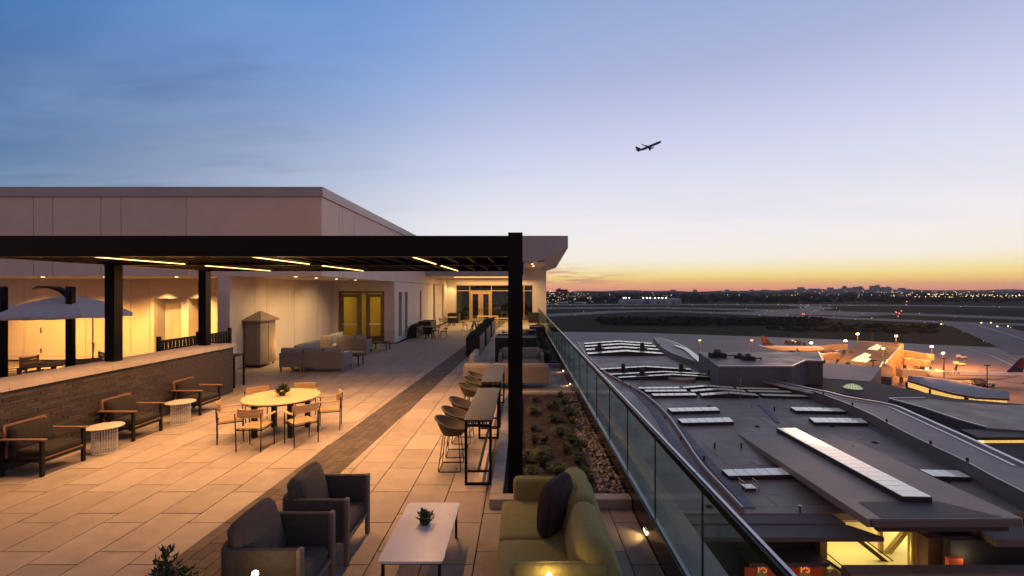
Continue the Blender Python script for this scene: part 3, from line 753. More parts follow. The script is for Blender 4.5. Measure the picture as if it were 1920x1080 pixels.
shrub((-1.76, 3.62, 0), .13, .66, 'thin leafy shrub under the nearer dark armchair at the bottom edge', 160, 6)
shrub((-.16, 3.66, 0), .10, .66, 'small sprig of leaves left of the lamp by the green sofa', 90, 7, M_leaf2)
shrub((-.45, 3.62, 0), .06, .64, 'tiny red tinged sprig below the marble table at the bottom edge', 40, 9, M_plum)

# ------------------------------------------------------------------ teak dining set
tb = thing('round_table', 'large round slatted teak dining table with six chairs around it', 'dining table', (-5.27, 9.95, .045))
pl0 = 0
for k in range(13):                            # planks of the top, clipped to the disc
    w = 1.36/13; xa = -.68+k*w; xb = xa+w-.004
    top = [(x, math.sqrt(max(0,.68**2-x*x))) for x in (xa, (xa*2+xb)/3, (xa+2*xb)/3, xb)]
    q = [(p[0], -p[1]) for p in top]+top[::-1]
    q = [(p[0]*1, p[1]) for p in q]
    if area(q) > .002: MB().prism(q, .718, .742+rnd.uniform(0,.0006)).build('plank', M_teakt, tb, smooth=False).rotation_euler = (0,0,R(38))
ring = MB().lathe([(.684,.712),(.76,.712),(.775,.722),(.775,.738),(.768,.744),(.684,.743)], 64)
ring.f = [f for f in ring.f if len(f) == 4]; n = 64; ring.f += [(5*n+k, 5*n+(k+1)%n, (k+1)%n, k) for k in range(n)]
ring.build('table_rim', M_teakt, tb)
MB().lathe([(.6,.66),(.62,.66),(.62,.71),(.6,.71)], 40).build('apron', M_blackm, tb)
lg = None
for a in (45, 135, 225, 315):
    p = (.54*math.cos(R(a)), .54*math.sin(R(a)), -.045)
    lg = MB().box(-.045,.045,-.045,.045,0,.735).build('leg', M_blackm, tb, smooth=False) if lg is None else inst('leg', lg, tb)
    lg.location = p
tp = thing('table_plant', 'small potted green plant in the middle of the round teak table', 'plant', (-5.29, 10.0, .790))
MB().lathe([(.05,0),(.07,.03),(.07,.07),(.055,.075)], 16).build('pot', M_planter, tp)
leafplant(MB(), 260, .13, .13, .14, (0,0,.07), .075, .014, .35, 12).build('foliage', M_leaf, tp)

def arc_slab(mb, r, a0, a1, z0, z1, th, cy=0, lean=0, n=12):
    vs = []; fs = []
    for k in range(n+1):
        a = R(a0+(a1-a0)*k/n); c, s2 = math.sin(a), -math.cos(a)
        for rr, z in ((r,z0),(r+th,z0),(r+th,z1),(r,z1)):
            e = lean*(z-z0+.0); vs.append((c*rr, s2*(rr+e)+cy, z))
    for k in range(n):
        for j in range(4): fs.append((k*4+j, k*4+(j+1)%4, (k+1)*4+(j+1)%4, (k+1)*4+j))
    fs += [(0,1,2,3)[::-1], (n*4,n*4+1,n*4+2,n*4+3)]
    return mb.add(vs, fs)
def teak_chair(label):
    t = thing('dining_chair', label, 'chair', (0,0,0), 0, 'teak armchairs around the round table')
    for k in range(3):
        z = .655+k*.055
        arc_slab(MB(), .42, -36, 36, z, z+.050, .018, .18, .12).build('back_slat', M_teak, t)
    for k in range(7):
        x = -.21+k*.062
        sl_ = MB(); sl_.m = Matrix.Identity(4)
        sl_.add([(x,-.20,.435),(x+.056,-.20,.435),(x+.056,0,.428),(x,0,.428),(x,.22,.442),(x+.056,.22,.442),
                 (x,-.20,.455),(x+.056,-.20,.455),(x+.056,0,.448),(x,0,.448),(x,.22,.462),(x+.056,.22,.462)],
                [(0,1,7,6),(1,2,8,7),(2,5,11,8),(5,4,10,11),(4,3,9,10),(3,0,6,9),(6,7,8,9),(9,8,11,10),(0,3,2,1),(3,4,5,2)]).build('seat_slat', M_teak, t, smooth=False)
    for sx in (-1, 1):
        MB().tube([(sx*.235,-.235,0),(sx*.245,-.24,.45),(sx*.25,-.255,.74)], .011, 8).build('leg', M_blackm, t)
        MB().tube([(sx*.245,.22,0),(sx*.25,.21,.645)], .011, 8).build('leg', M_blackm, t)
        MB().add(*slab_arm(sx)).build('armrest', M_teak, t)
    f = MB()
    for sx in (-1, 1): f.bar((sx*.243,-.23,.42),(sx*.243,.215,.42), .018, .018)
    for y in (-.225, .205): f.bar((-.243,y,.415),(.243,y,.415), .018, .018)
    f.build('seat_frame', M_blackm, t, smooth=False)
    return t
def slab_arm(sx):
    pts = [(.25,.25),(.262,.12),(.268,0),(.262,-.12),(.245,-.24)]; vs = []; fs = []
    for i, (x, y) in enumerate(pts):
        w = .028 if i else .024
        for o, z in ((-w,.648),(w,.648),(w,.668),(-w,.668)): vs.append((sx*(x+o), y, z))
    for k in range(4):
        for j in range(4): fs.append((k*4+j, k*4+(j+1)%4, (k+1)*4+(j+1)%4, (k+1)*4+j))
    fs += [(3,2,1,0),(16,17,18,19)]
    return vs, fs
TC = Vector((-5.25, 9.93))
spots = [(-90, 'teak armchair nearest the viewer on the left, front of the round table'),
         (-42, 'teak armchair at the front right of the round table, back to the viewer'),
         (18, 'teak armchair on the right side of the round table'),
         (96, 'teak armchair at the far side of the round table, nearest the grey sofa'),
         (141, 'teak armchair at the far left of the round table, near the brick wall end'),
         (213, 'teak armchair on the left side of the round table, facing right')]
c0 = teak_chair(spots[0][1])
for i, (a, lb) in enumerate(spots):
    d = Vector((math.cos(R(a)), math.sin(R(a)))); p = TC+d*[1.0,1.0,.95,1.12,1.15,.95][i]
    c = c0 if i == 0 else dup(c0, label=lb)
    c.location = (p.x, p.y, 0); c.rotation_euler = (0,0,R(a+90))
# ------------------------------------------------------------------ lounge chairs by the wall and side tables
def lounge(label):
    t = thing('lounge_chair', label, 'lounge chair', (0,0,0), 0, 'black lounge chairs with teak arms along the brick wall')
    for sy in (-1, 1):
        MB().bar((.34, sy*.355, 0),(.34, sy*.355, .60), .045, .05).build('leg', M_blackm, t, smooth=False)
        MB().bar((-.33, sy*.355, 0),(-.30, sy*.355, .62), .045, .05).build('leg', M_blackm, t, smooth=False)
        MB().cush((.02, sy*.36, .618), (.78,.065,.03), .012).build('armrest', M_dteak, t)
    MB().bar((.34,-.33,.26),(.34,.33,.26), .04,.05).bar((-.3,-.33,.26),(-.3,.33,.26), .04,.05).bar((-.3,.335,.26),(.34,.335,.26), .03,.05).bar((-.3,-.335,.26),(.34,-.335,.26), .03,.05).build('seat_frame', M_blackm, t, smooth=False)
    MB().bar((.335,-.33,.30),(.335,.33,.30), .05,.02).build('front_rail', M_dteak, t, smooth=False)
    MB().bar((-.34,-.33,.83),(-.34,.33,.83), .03,.03).bar((-.335,-.33,.83),(-.28,-.33,.3), .03,.03).bar((-.335,.33,.83),(-.28,.33,.3), .03,.03).build('back_frame', M_dteak, t, smooth=False)
    MB().cush((.05,0,.37), (.62,.66,.13), .045, .015).build('seat_cushion', M_dkfab, t)
    MB().cush((-.21,0,.60), (.15,.64,.42), .06, .03, Matrix.Rotation(R(-14),3,'Y')).build('back_cushion', M_dkfab, t)
    return t
l0 = lounge('nearest black lounge chair with teak arms, against the brick wall at the left edge'); l0.location = (-8.33, 7.9, 0)
dup(l0, (-8.33, 9.67, 0), label='middle black lounge chair with teak arms, between the two white wire tables')
dup(l0, (-8.33, 11.6, 0), label='farthest black lounge chair with teak arms, near the wall end')
def wiretable(label):
    t = thing('side_table', label, 'side table', (0,0,0), 0, 'round side tables with white wire drum bases')
    MB().lathe([(.275,.478),(.295,.482),(.3,.49),(.3,.498),(.292,.503),(.1,.503)], 40).build('table_top', M_cap, t)
    w = MB(); r = .19
    for z in (.012, .47): w.tube([(r*math.cos(a*math.pi/20), r*math.sin(a*math.pi/20), z) for a in range(40)], .008, 6, closed=True)
    for k in range(30):
        for sg in (-1, 1):
            a0 = 2*math.pi*k/30
            pts = []
            for j in range(9):
                a = a0+sg*.055*(1 if j % 2 else -1); pts.append((r*math.cos(a), r*math.sin(a), .015+.4525*j/8))
            w.tube(pts, .0042, 4)
    w.build('wire_drum', M_white, t)
    return t
w0 = wiretable('nearer round side table with a white wire drum base'); w0.location = (-8.03, 8.72, 0)
dup(w0, (-8.0, 10.62, 0), label='farther round side table with a white wire drum base')

# ------------------------------------------------------------------ bar tables and woven stools
def bar_table(loc, L, label):
    t = thing('bar_table', label, 'bar table', loc, 0, 'long narrow bar tables in a row')
    W = .46
    MB().cush((0, L/2, 1.035), (W, L, .035), .006).build('table_top', M_bartop, t)
    for y in (.05, L-.05):
        f = MB()
        for sx in (-1, 1): f.box(sx*(W/2-.035)-.02, sx*(W/2-.035)+.02, y-.02, y+.02, 0.001, 1.015)
        f.box(-W/2+.056, W/2-.056, y-.0199, y+.0199, .001, .035)
        f.box(-W/2+.056, W/2-.056, y-.0199, y+.0199, .93, .965)
        f.build('end_frame', M_black, t, smooth=False)
    for sx in (-1, 1): MB().box(sx*(W/2-.035)-.018, sx*(W/2-.035)+.018, .071, L-.071, .93, .965).build('side_rail', M_black, t, smooth=False)
    sp_ = MB()
    for k in range(9): sp_.box(-.15+k*.034, -.135+k*.034, .06, .075, .966, 1.016)
    sp_.build('apron_slats', M_black, t, smooth=False)
    MB().box(-.02, .02, .071, L-.071, .2, .235).bar((-.17,.05,.22),(.17,.05,.22),.03,.03).bar((-.17,L-.05,.22),(.17,L-.05,.22),.03,.03).build('foot_rail', M_black, t, smooth=False)
    return t
bar_table((-.70, 7.19, 0), 2.36, 'nearer long narrow bar table with a grey top, three stools on its left')
bar_table((-.70, 10.2, 0), 2.36, 'farther long narrow bar table with a grey top, in front of the pale sofa back')
def stool(label):
    t = thing('bar_stool', label, 'bar stool', (0,0,0), 0, 'woven bucket bar stools along the bar tables')   # open side +X
    n = 32; prof = 9; vs = []; fs = []
    def rimz(a): c = .5-.5*math.cos(a); return .70+.19*c**1.3       # a = 0 at the front
    def shell(off, flip):
        b = len(vs)
        for i in range(n):
            a = 2*math.pi*i/n; zt = rimz(a)
            for j in range(prof+1):
                u = j/prof; rr = .165+.10*u**.8-off; z = .60+(zt-.60)*u
                vs.append((math.cos(a)*rr*1.02-.03*u*(1 if math.cos(a) < 0 else .3), math.sin(a)*rr, z))
        for i in range(n):
            for j in range(prof):
                q = (b+i*(prof+1)+j, b+((i+1)%n)*(prof+1)+j, b+((i+1)%n)*(prof+1)+j+1, b+i*(prof+1)+j+1)
                fs.append(q if not flip else q[::-1])
        return b
    shell(0, False); shell(.012, True)
    MB().add(vs, fs).build('woven_shell', M_basket, t)
    rim = []
    for i in range(n):
        a = 2*math.pi*i/n; rim.append((math.cos(a)*.265*1.02-.03*(1 if math.cos(a) < 0 else .3), math.sin(a)*.265, rimz(a)))
    MB().tube(rim, .017, 8, closed=True).build('rim', M_basket, t)
    MB().lathe([(.18,.60),(.185,.63),(.17,.665),(.05,.675)], 24, (.01,0,0)).build('seat_pad', M_dkfab, t)
    for sy in (-1, 1):
        MB().tube([(.12,sy*.11,.61),(.17,sy*.21,.05),(.165,sy*.215,.012),(.13,sy*.22,.008),(-.17,sy*.22,.008),(-.205,sy*.215,.012),(-.21,sy*.21,.05),(-.14,sy*.11,.61)], .0085, 6).build('sled_leg', M_blackm, t)
    MB().tube([(.157,-.17,.22),(.157,.17,.22)], .008, 6).tube([(-.20,-.2,.02),(-.20,.2,.02)], .008, 6).tube([(-.18,-.175,.22),(-.18,.175,.22)], .008, 6).build('foot_rest', M_blackm, t)
    return t
s0 = stool('nearest woven bucket stool at the front bar table'); s0.location = (-1.22, 7.95, 0)
for i, (x, y, lb, rz) in enumerate([(-1.22, 8.62, 'second woven bucket stool from the viewer at the front bar table', 3), (-1.20, 9.36, 'third woven bucket stool from the viewer, at the far end of the front bar table', -4),
                   (-1.22, 10.85, 'nearest woven bucket stool at the farther bar table', 4), (-1.20, 11.6, 'middle woven bucket stool at the farther bar table', 0), (-1.2, 12.35, 'farthest woven bucket stool, beside the pale sofa back', -5)]):
    dup(s0, (x, y, 0), R(rz), lb)

# ------------------------------------------------------------------ planted bed with mulch, pebbles and tufts
bed = thing('planted_bed', 'bark mulch bed edged by a stone kerb, pebbles along the railing', 'planter', (BED1[0], BED1[2], 0)); bed.empty_display_size = .1
def kerbs(root, B, wd=.19, h=.14):
    L_ = B[3]-B[2]; W_ = B[1]-B[0]
    k0 = 0; y = wd+.003
    while y < L_-wd-.01:
        y2 = min(y+1.22, L_-wd-.003); MB().cush((wd/2, (y+y2)/2, h/2), (wd, y2-y-.006, h), .008).build('kerb_stone', M_curb, root); y = y2
    for yy in (0, L_-wd):
        x = 0
        while x < W_-.01:
            x2 = min(x+1.0, W_); MB().cush(((x+x2)/2, yy+wd/2, h/2), (x2-x-.006, wd, h), .008).build('kerb_stone', M_curb, root); x = x2
kerbs(bed, BED1)
def soil(root, B, z, name='mulch', x1=None):
    nx, ny = 26, 80; W_, L_ = B[1]-B[0]-.2, B[3]-B[2]-.39; vs = []; fs = []; r = random.Random(4)
    for j in range(ny+1):
        for i in range(nx+1): vs.append((.19+W_*i/nx, .195+L_*j/ny, z+r.uniform(-.012,.016)))
    for j in range(ny):
        for i in range(nx): a = j*(nx+1)+i; fs.append((a, a+1, a+nx+2, a+nx+1))
    return MB().add(vs, fs).build(name, M_mulch, root)
soil(bed, BED1, .07)
chips = MB(); r = random.Random(9)
for _ in range(2600):
    x, y = r.uniform(.2,1.62), r.uniform(.2,6.75); a = r.uniform(0,6.28); l = r.uniform(.012,.035); d = Vector((math.cos(a), math.sin(a), r.uniform(-.3,.4)))*l; e = Vector((-math.sin(a), math.cos(a), r.uniform(-.4,.4)))*.008; p = Vector((x,y,.09))
    chips.add([p-d-e, p+d-e*.6, p+d+e, p-d+e*.7], [(0,1,2,3)])
chips.build('bark_chips', mat('bark_chip', (.07,.038,.024), (.03,.017,.012), rough=.9, scale=30), bed, smooth=False, kind='stuff')
pebs = []
def pebble_mesh(seed):
    r = random.Random(seed); mb = MB(); vs = []; fs = []; n = 8
    sx, sy, sz = r.uniform(.034,.056), r.uniform(.024,.038), r.uniform(.018,.026); ph = [r.uniform(0,6.28) for _ in range(3)]
    prof = [(0,-1),(.6,-.8),(.95,-.3),(1,.15),(.8,.65),(.4,.93),(0,1)]
    for q, z in prof:
        for k in range(n):
            a = 2*math.pi*k/n; w = 1+.09*math.sin(2*a+ph[0])+.06*math.sin(3*a+ph[1]); vs.append((q*w*math.cos(a)*sx, q*w*math.sin(a)*sy, z*sz))
    for i in range(len(prof)-1):
        for k in range(n): fs.append((i*n+k, i*n+(k+1)%n, (i+1)*n+(k+1)%n, (i+1)*n+k))
    return mb.add(vs, fs)
r = random.Random(21); pos = []
y = .23
while y < 6.7:
    x = 1.63+r.uniform(0,.03)
    while x < 2.0:
        pos.append((x+r.uniform(-.012,.012), y+r.uniform(-.02,.02), .085+r.uniform(0,.015))); x += .068
    y += .072
y = .27
while y < 6.7:
    x = 1.67+r.uniform(0,.05)
    while x < 1.96: 
        if r.random() < .6: pos.append((x, y+r.uniform(-.03,.03), .122+r.uniform(0,.012)))
        x += .1
    y += .11
pos.sort(key=lambda p: p[1]); srcs = []; far = MB()
for i, p in enumerate(pos):
    if i < 300:
        if len(srcs) < 5: o = pebble_mesh(i).build('pebble', M_peb, bed); srcs.append(o)
        else: o = inst('pebble', srcs[i % 5], bed)
        o.location = p; o.rotation_euler = (r.uniform(-.3,.3), r.uniform(-.3,.3), r.uniform(0,6.28)); k = r.uniform(.75,1.2); o.scale = (k,k,k)
    else:
        far.m = T(p) @ Matrix.Rotation(r.uniform(0,6.28),4,'Z') @ Matrix.Rotation(r.uniform(-.3,.3),4,'X') @ Matrix.Scale(r.uniform(.75,1.2),4); pm = pebble_mesh(i % 9); far.add(pm.v, pm.f)
far.build('pebbles', M_peb, bed, kind='stuff')
def tuft_mesh(rad, h, n, seed):
    r = random.Random(seed); mb = MB()
    for _ in range(n):
        a = r.uniform(0,6.28); b0 = Vector((math.cos(a)*rad*.25*r.random(), math.sin(a)*rad*.25*r.random(), 0)); e = rad*r.uniform(.3,1.1); hh = h*r.uniform(.5,1.05)
        d = Vector((math.cos(a), math.sin(a), 0)); sd = Vector((-math.sin(a), math.cos(a), 0))*.006
        m1 = b0+d*e*.4+Vector((0,0,hh*.8)); t1 = b0+d*e+Vector((0,0,hh*r.uniform(.55,1)))
        mb.add([b0-sd, b0+sd, m1+sd*.8, m1-sd*.8, t1], [(0,1,2,3),(3,2,4)])
    return mb
tsrc = [tuft_mesh(.22,.24,420,1), tuft_mesh(.18,.17,320,2), tuft_mesh(.24,.18,420,3)]
tpx = [(1003,831,0),(1018,852,1),(1017,872,0),(1062,847,1),(1050,815,2),(1000,806,1),(1038,789,2),(1066,780,0),(1000,775,2),(1030,765,1),(1058,757,2),(1003,752,1),(1085,868,1),(1046,884,2),(1000,893,1),(1072,828,2),(990,862,2),(1090,895,1)]
tobj = {}
for i, (px, py, k) in enumerate(tpx):
    p = F(px, py, .1)
    if k not in tobj: o = tsrc[k].build('grass_tuft', M_grasst, None, smooth=False); tobj[k] = o
    else: o = inst('grass_tuft', tobj[k], None)
    o.location = p; o.rotation_euler = (0,0,i*1.7); q = .8+.25*((i*7)%5)/4; o.scale = (q,q,q)
    tag(o, 'low green and straw coloured grass tuft growing in the bark mulch bed', 'grass tuft', 'grass tufts in the mulch bed')
for i, (px, py, lb) in enumerate(((1075,805,'small dark leafy plant by the pebbles in the middle of the mulch bed'),(1040,770,'small dark leafy plant in the far middle of the mulch bed'),(1088,850,'dark leafy plant beside the pebbles behind the green sofa back'),(1030,868,'broad dark leafy plant right behind the green sofa arm'),(1052,750,'tiny dark leafy plant at the far kerb of the mulch bed'))):
    p = F(px, py, .08); shrub((p.x, p.y, .075), .17, .22, lb, 260, 40+i, M_leaf, 'leafy_plant', .045, .012)
for px, py, lb in ((1021,827,'black bullet spotlight aimed up in the mulch bed, nearer the viewer'),(1003,768,'black bullet spotlight in the mulch bed, farther from the viewer')):
    p = F(px, py, .14)
    t = thing('garden_spotlight', lb, 'spotlight', (p.x, p.y, .07))
    MB().tube([(0,0,0),(0,0,.08)], .01, 6).build('stake', M_blackm, t); MB().tube([(-.05,.05,.07),(.05,-.05,.13)], [.032,.045], 12).build('head', M_blackm, t)

# second bed beyond the sofas
bed2 = thing('far_planted_bed', 'far dark planted bed with a stone kerb behind the pale sofas along the railing', 'planter', (BED2[0], BED2[2], 0))
kerbs(bed2, BED2); soil(bed2, BED2, .07)
far = MB(); r = random.Random(5)
for _ in range(420):
    far.m = T((r.uniform(1.3,1.85), r.uniform(.3,14.5), r.uniform(.09,.12))) @ Matrix.Rotation(r.uniform(0,6.28),4,'Z'); pm = pebble_mesh(r.randrange(9)); far.add(pm.v, pm.f)
far.build('pebbles', M_peb, bed2, kind='stuff')
for i in range(14):
    y = BED2[2]+.6+i*1.0; o = inst('grass_tuft', tobj[i % 3], None); o.location = (1.0+.25*math.sin(i*2.1), y, .08); o.scale = (1.6,1.6,2.2)
    tag(o, 'taller dark grass clump growing in the far bed beside the railing', 'grass tuft', 'grass clumps in the far bed')
# ------------------------------------------------------------------ pale sofas
def sofa_piece(t, x0, x1, y0, y1, back, ncush, arms='', h=.74, ch=.92, seatz=.44):
    """one rectangular block of a modular sofa; back is the side ('-y', '-x' ...) that carries the back panel"""
    th = .07
    def bx(name, a, b2, c, d, z0, z1, m, r=.012, puff=0): return MB().cush(((a+b2)/2,(c+d)/2,(z0+z1)/2), (b2-a, d-c, z1-z0), r, puff).build(name, m, t)
    if back == '-y':
        n = 1 if x1-x0 < 1.3 else ncush
        bx('back_panel', x0, x1, y0, y0+th, .20, h, M_ltpan)
        sy0, sy1, sx0, sx1 = y0+th, y1, x0+(.09 if 'l' in arms else 0), x1-(.09 if 'r' in arms else 0)
        w = (sx1-sx0)/ncush
        for k in range(ncush): bx('back_cushion', sx0+k*w+.005, sx0+(k+1)*w-.005, y0+th+.005, y0+th+.2, seatz, ch, M_ltfab, .06, .012); bx('seat_cushion', sx0+k*w+.004, sx0+(k+1)*w-.004, sy0, sy1, .30, seatz, M_ltfab, .04, .01)
        if 'l' in arms: bx('armrest', x0, x0+.088, y0+th+.002, y1, .2, h-.03, M_ltpan)
        if 'r' in arms: bx('armrest', x1-.088, x1, y0+th+.002, y1, .2, h-.03, M_ltpan)
    elif back == '+y':
        bx('back_panel', x0, x1, y1-th, y1, .20, h, M_ltpan)
        sx0, sx1 = x0+(.12 if 'l' in arms else 0), x1-(.12 if 'r' in arms else 0); w = (sx1-sx0)/ncush
        for k in range(ncush): bx('back_cushion', sx0+k*w+.005, sx0+(k+1)*w-.005, y1-th-.2, y1-th-.005, seatz, ch, M_ltfab, .06, .012); bx('seat_cushion', sx0+k*w+.004, sx0+(k+1)*w-.004, y0, y1-th, .28, seatz, M_ltfab, .04, .01)
        if 'l' in arms: bx('armrest', x0, x0+.118, y0, y1-th-.002, .2, h-.1, M_ltpan)
        if 'r' in arms: bx('armrest', x1-.118, x1, y0, y1-th-.002, .2, h-.1, M_ltpan)
    elif back == '-x':
        bx('back_panel', x0, x0+th, y0, y1, .20, h, M_ltpan); w = (y1-y0)/ncush
        for k in range(ncush): bx('back_cushion', x0+th+.005, x0+th+.2, y0+k*w+.005, y0+(k+1)*w-.005, seatz, ch, M_ltfab, .06, .012); bx('seat_cushion', x0+th, x1, y0+k*w+.004, y0+(k+1)*w-.004, .30, seatz, M_ltfab, .04, .01)
    MB().box(x0+.03, x1-.03, y0+.03, y1-.03, .2, .29).build('base', M_ltpan, t, smooth=False)
    for x, y in ((x0+.05,y0+.04),(x1-.05,y0+.04),(x0+.05,y1-.06),(x1-.05,y1-.06)):
        MB().add([(x-.015,y-.015,0),(x+.015,y-.015,0),(x+.015,y+.015,0),(x-.015,y+.015,0),(x-.03,y-.03,.2),(x+.03,y-.03,.2),(x+.03,y+.03,.2),(x-.03,y+.03,.2)],[(0,3,2,1),(4,5,6,7),(0,1,5,4),(1,2,6,5),(2,3,7,6),(3,0,4,7)]).build('leg', M_ltpan, t, smooth=False)
s1 = thing('sectional_sofa', 'nearer L shaped beige sofa beside the covered heater, backs towards the round table', 'sofa', (-8.0, 17.15, 0))
sofa_piece(s1, -.33, 1.25, 0, .9, '-y', 2, 'r'); sofa_piece(s1, -1.2, -.345, 0, .9, '-y', 1); sofa_piece(s1, -1.2, -.35, .92, 2.9, '-x', 3)
s2 = thing('sectional_sofa', 'farther L shaped beige sofa in front of the glazed double doors', 'sofa', (-8.6, 21.8, 0))
sofa_piece(s2, -.35, 1.1, 0, .85, '-y', 3, 'r'); sofa_piece(s2, -1.15, -.6, 0, .85, '-y', 1); sofa_piece(s2, -1.15, -.4, .87, 2.3, '-x', 2)
s3 = thing('sectional_sofa', 'pale grey L shaped sofa behind the farther bar table, its back towards the viewer', 'sofa', (-.5, 14.2, 0))
sofa_piece(s3, -.45, 1.35, 0, .95, '-y', 2, 'r', h=.70, ch=.80); sofa_piece(s3, -1.35, -.46, 0, .95, '-y', 1, h=.70, ch=.80); sofa_piece(s3, -1.35, -.5, .97, 2.6, '-x', 2, h=.70, ch=.95)
s4 = thing('straight_sofa', 'pale grey sofa facing the viewer in front of the far planted bed', 'sofa', (0, 17.1, 0))
sofa_piece(s4, -.9, .82, 0, .95, '+y', 2, 'lr', h=.78, ch=.86)
tl = thing('low_table', 'small black low table at the right end of the farther beige sofa', 'side table', (-7.35, 23.6, 0))
MB().box(-.4,.4,-.35,.35,.4,.44).build('table_top', M_blackm, tl, smooth=False)
for x, y in ((-.37,-.32),(.37,-.32),(-.37,.32),(.37,.32)): MB().box(x-.02,x+.02,y-.02,y+.02,0,.399).build('leg', M_blackm, tl, smooth=False)
tl2 = thing('low_table', 'low dark table tucked behind the right arm of the nearer beige sofa', 'side table', (-7.0, 18.9, 0))
MB().box(-.3,.3,-.3,.3,.40,.44).build('table_top', M_blackm, tl2, smooth=False)
for x, y in ((-.27,-.27),(.27,-.27),(-.27,.27),(.27,.27)): MB().box(x-.02,x+.02,y-.02,y+.02,0,.399).build('leg', M_blackm, tl2, smooth=False)

# covered heater cabinet
M_cover = mat('canvas_cover', (.27,.215,.165), (.23,.18,.14), rough=.85, scale=3, bump=.3, bscale=40)
cb_ = thing('covered_cabinet', 'tall cabinet under a tan cover with a pyramid lid, beside the nearer beige sofa', 'cabinet', (-10.82, 18.75, 0))
MB().cush((0,0,.98), (.64,1.15,1.76), .02).build('cover', M_cover, cb_)
MB().add([(-.42,-.68,1.86),(.42,-.68,1.86),(.42,.68,1.86),(-.42,.68,1.86),(-.42,-.68,1.91),(.42,-.68,1.91),(.42,.68,1.91),(-.42,.68,1.91),(0,0,2.27)],[(0,3,2,1),(0,1,5,4),(1,2,6,5),(2,3,7,6),(3,0,4,7),(4,5,8),(5,6,8),(6,7,8),(7,4,8)]).build('lid', M_cover, cb_, smooth=False)
MB().box(.321,.328,.0,.012,.12,1.84).build('seam', M_blackm, cb_, smooth=False)
for x, y in ((-.25,-.5),(.25,-.5),(-.25,.5),(.25,.5)): MB().lathe([(.04,-.02),(.05,0),(.04,.02)], 12, (0,0,.05), ax=1).build('castor', M_blackm, cb_).location = (x,y,0)
light('POINT', (.62, .85, .9), 40, (1,.5,.12), .12, parent=cb_, name='wall_glow')

# black railing beyond the brick wall, black stand at its end
fn = thing('picket_railing', 'black picket railing between the brick wall and the penthouse pier', 'railing', (-10.9, 13.6, 0))
Lf = 3.3
for y in (0, 1.65, Lf): MB().box(-.045,.045,y-.045,y+.045,0,1.72).build('post', M_blackm, fn, smooth=False)
MB().box(-.025,.025,.05,Lf-.05,1.52,1.60).box(-.024,.024,.05,Lf-.05,.95,1.0).build('rail', M_blackm, fn, smooth=False)
pk = None; y = .14
while y < Lf-.1:
    pk = MB().box(-.022,.022,-.04,.04,1.001,1.519).build('picket', M_blackm, fn, smooth=False) if pk is None else inst('picket', pk, fn)
    pk.location = (0,y,0); y += .15
f2 = thing('picket_railing', 'short black picket railing seen just above the brick wall cap', 'railing', (-10.2, 12.72, 0), 0)
for y in (0.1, 1.6): MB().box(-.045,.045,y-.045,y+.045,0,1.52).build('post', M_blackm, f2, smooth=False)
MB().box(-.025,.025,.15,1.55,1.36,1.44).build('rail', M_blackm, f2, smooth=False); pk = None; y = .22
while y < 1.55:
    pk = MB().box(-.022,.022,-.04,.04,.9,1.359).build('picket', M_blackm, f2, smooth=False) if pk is None else inst('picket', pk, f2)
    pk.location = (0,y,0); y += .15
st = thing('black_stand', 'open black metal frame standing just past the end of the brick wall', 'frame', (-9.5, 14.6, 0))
for x, y in ((-.35,-.2),(.35,-.2),(-.35,.3),(.35,.3)): MB().box(x-.025,x+.025,y-.025,y+.025,0,1.0).build('leg', M_blackm, st, smooth=False)
MB().box(-.38,.38,-.23,.33,1.001,1.03).box(-.32,.32,-.21,-.17,.45,.49).build('top', M_blackm, st, smooth=False)

# ------------------------------------------------------------------ court behind the brick wall: umbrellas, posts, chairs
def umbrella(loc, zc, ze, rad, label, rot=0, polx=0):
    t = thing('umbrella', label, 'umbrella', loc, rot, 'pale market umbrellas')
    n = 8; c = MB(); vs = [(0,0,zc)]; fs = []
    for ring, (rr, z) in enumerate(((.22, zc-.05),(.62, zc-.23*(zc-ze)/.56),(1, ze))):
        for k in range(n*2):
            a = math.pi*k/n; mid = .965 if k % 2 else 1.0; vs.append((rad*rr*mid*math.cos(a), rad*rr*mid*math.sin(a), z+(.035*rr if k % 2 else 0)*-1))
    for k in range(16): fs.append((0, 1+k, 1+(k+1)%16))
    for ring in range(2):
        for k in range(16): a = 1+ring*16; fs.append((a+k, a+16+k, a+16+(k+1)%16, a+(k+1)%16))
    b = len(vs)
    for k in range(16): v = vs[33+k]; vs.append((v[0]*1.004, v[1]*1.004, v[2]-.07))
    for k in range(16): fs.append((33+k, b+k, b+(k+1)%16, 33+(k+1)%16))
    c.add(vs, fs).build('canopy', M_canvas, t, smooth=False)
    MB().tube([(polx,0,.05),(polx,0,zc-.02)], .022, 10).build('pole', M_steel, t)
    for k in range(8):
        a = math.pi*k/4; MB().bar((0,0,zc-.1),(rad*.95*math.cos(a), rad*.95*math.sin(a), ze+.0), .02, .02).build('rib', M_blackm, t, smooth=False)
    MB().lathe([(.3,0),(.3,.06),(.05,.08)], 20, (polx,0,0)).build('base', M_blackm, t)
umbrella((-13.62, 13.6, 0), 2.95, 2.40, 1.52, 'pale umbrella over the round court table, in front of the lit wall', R(11))
umbrella((-16.2, 14.2, 0), 2.66, 2.30, 1.35, 'umbrella at the left edge with its lit white panel', R(5))
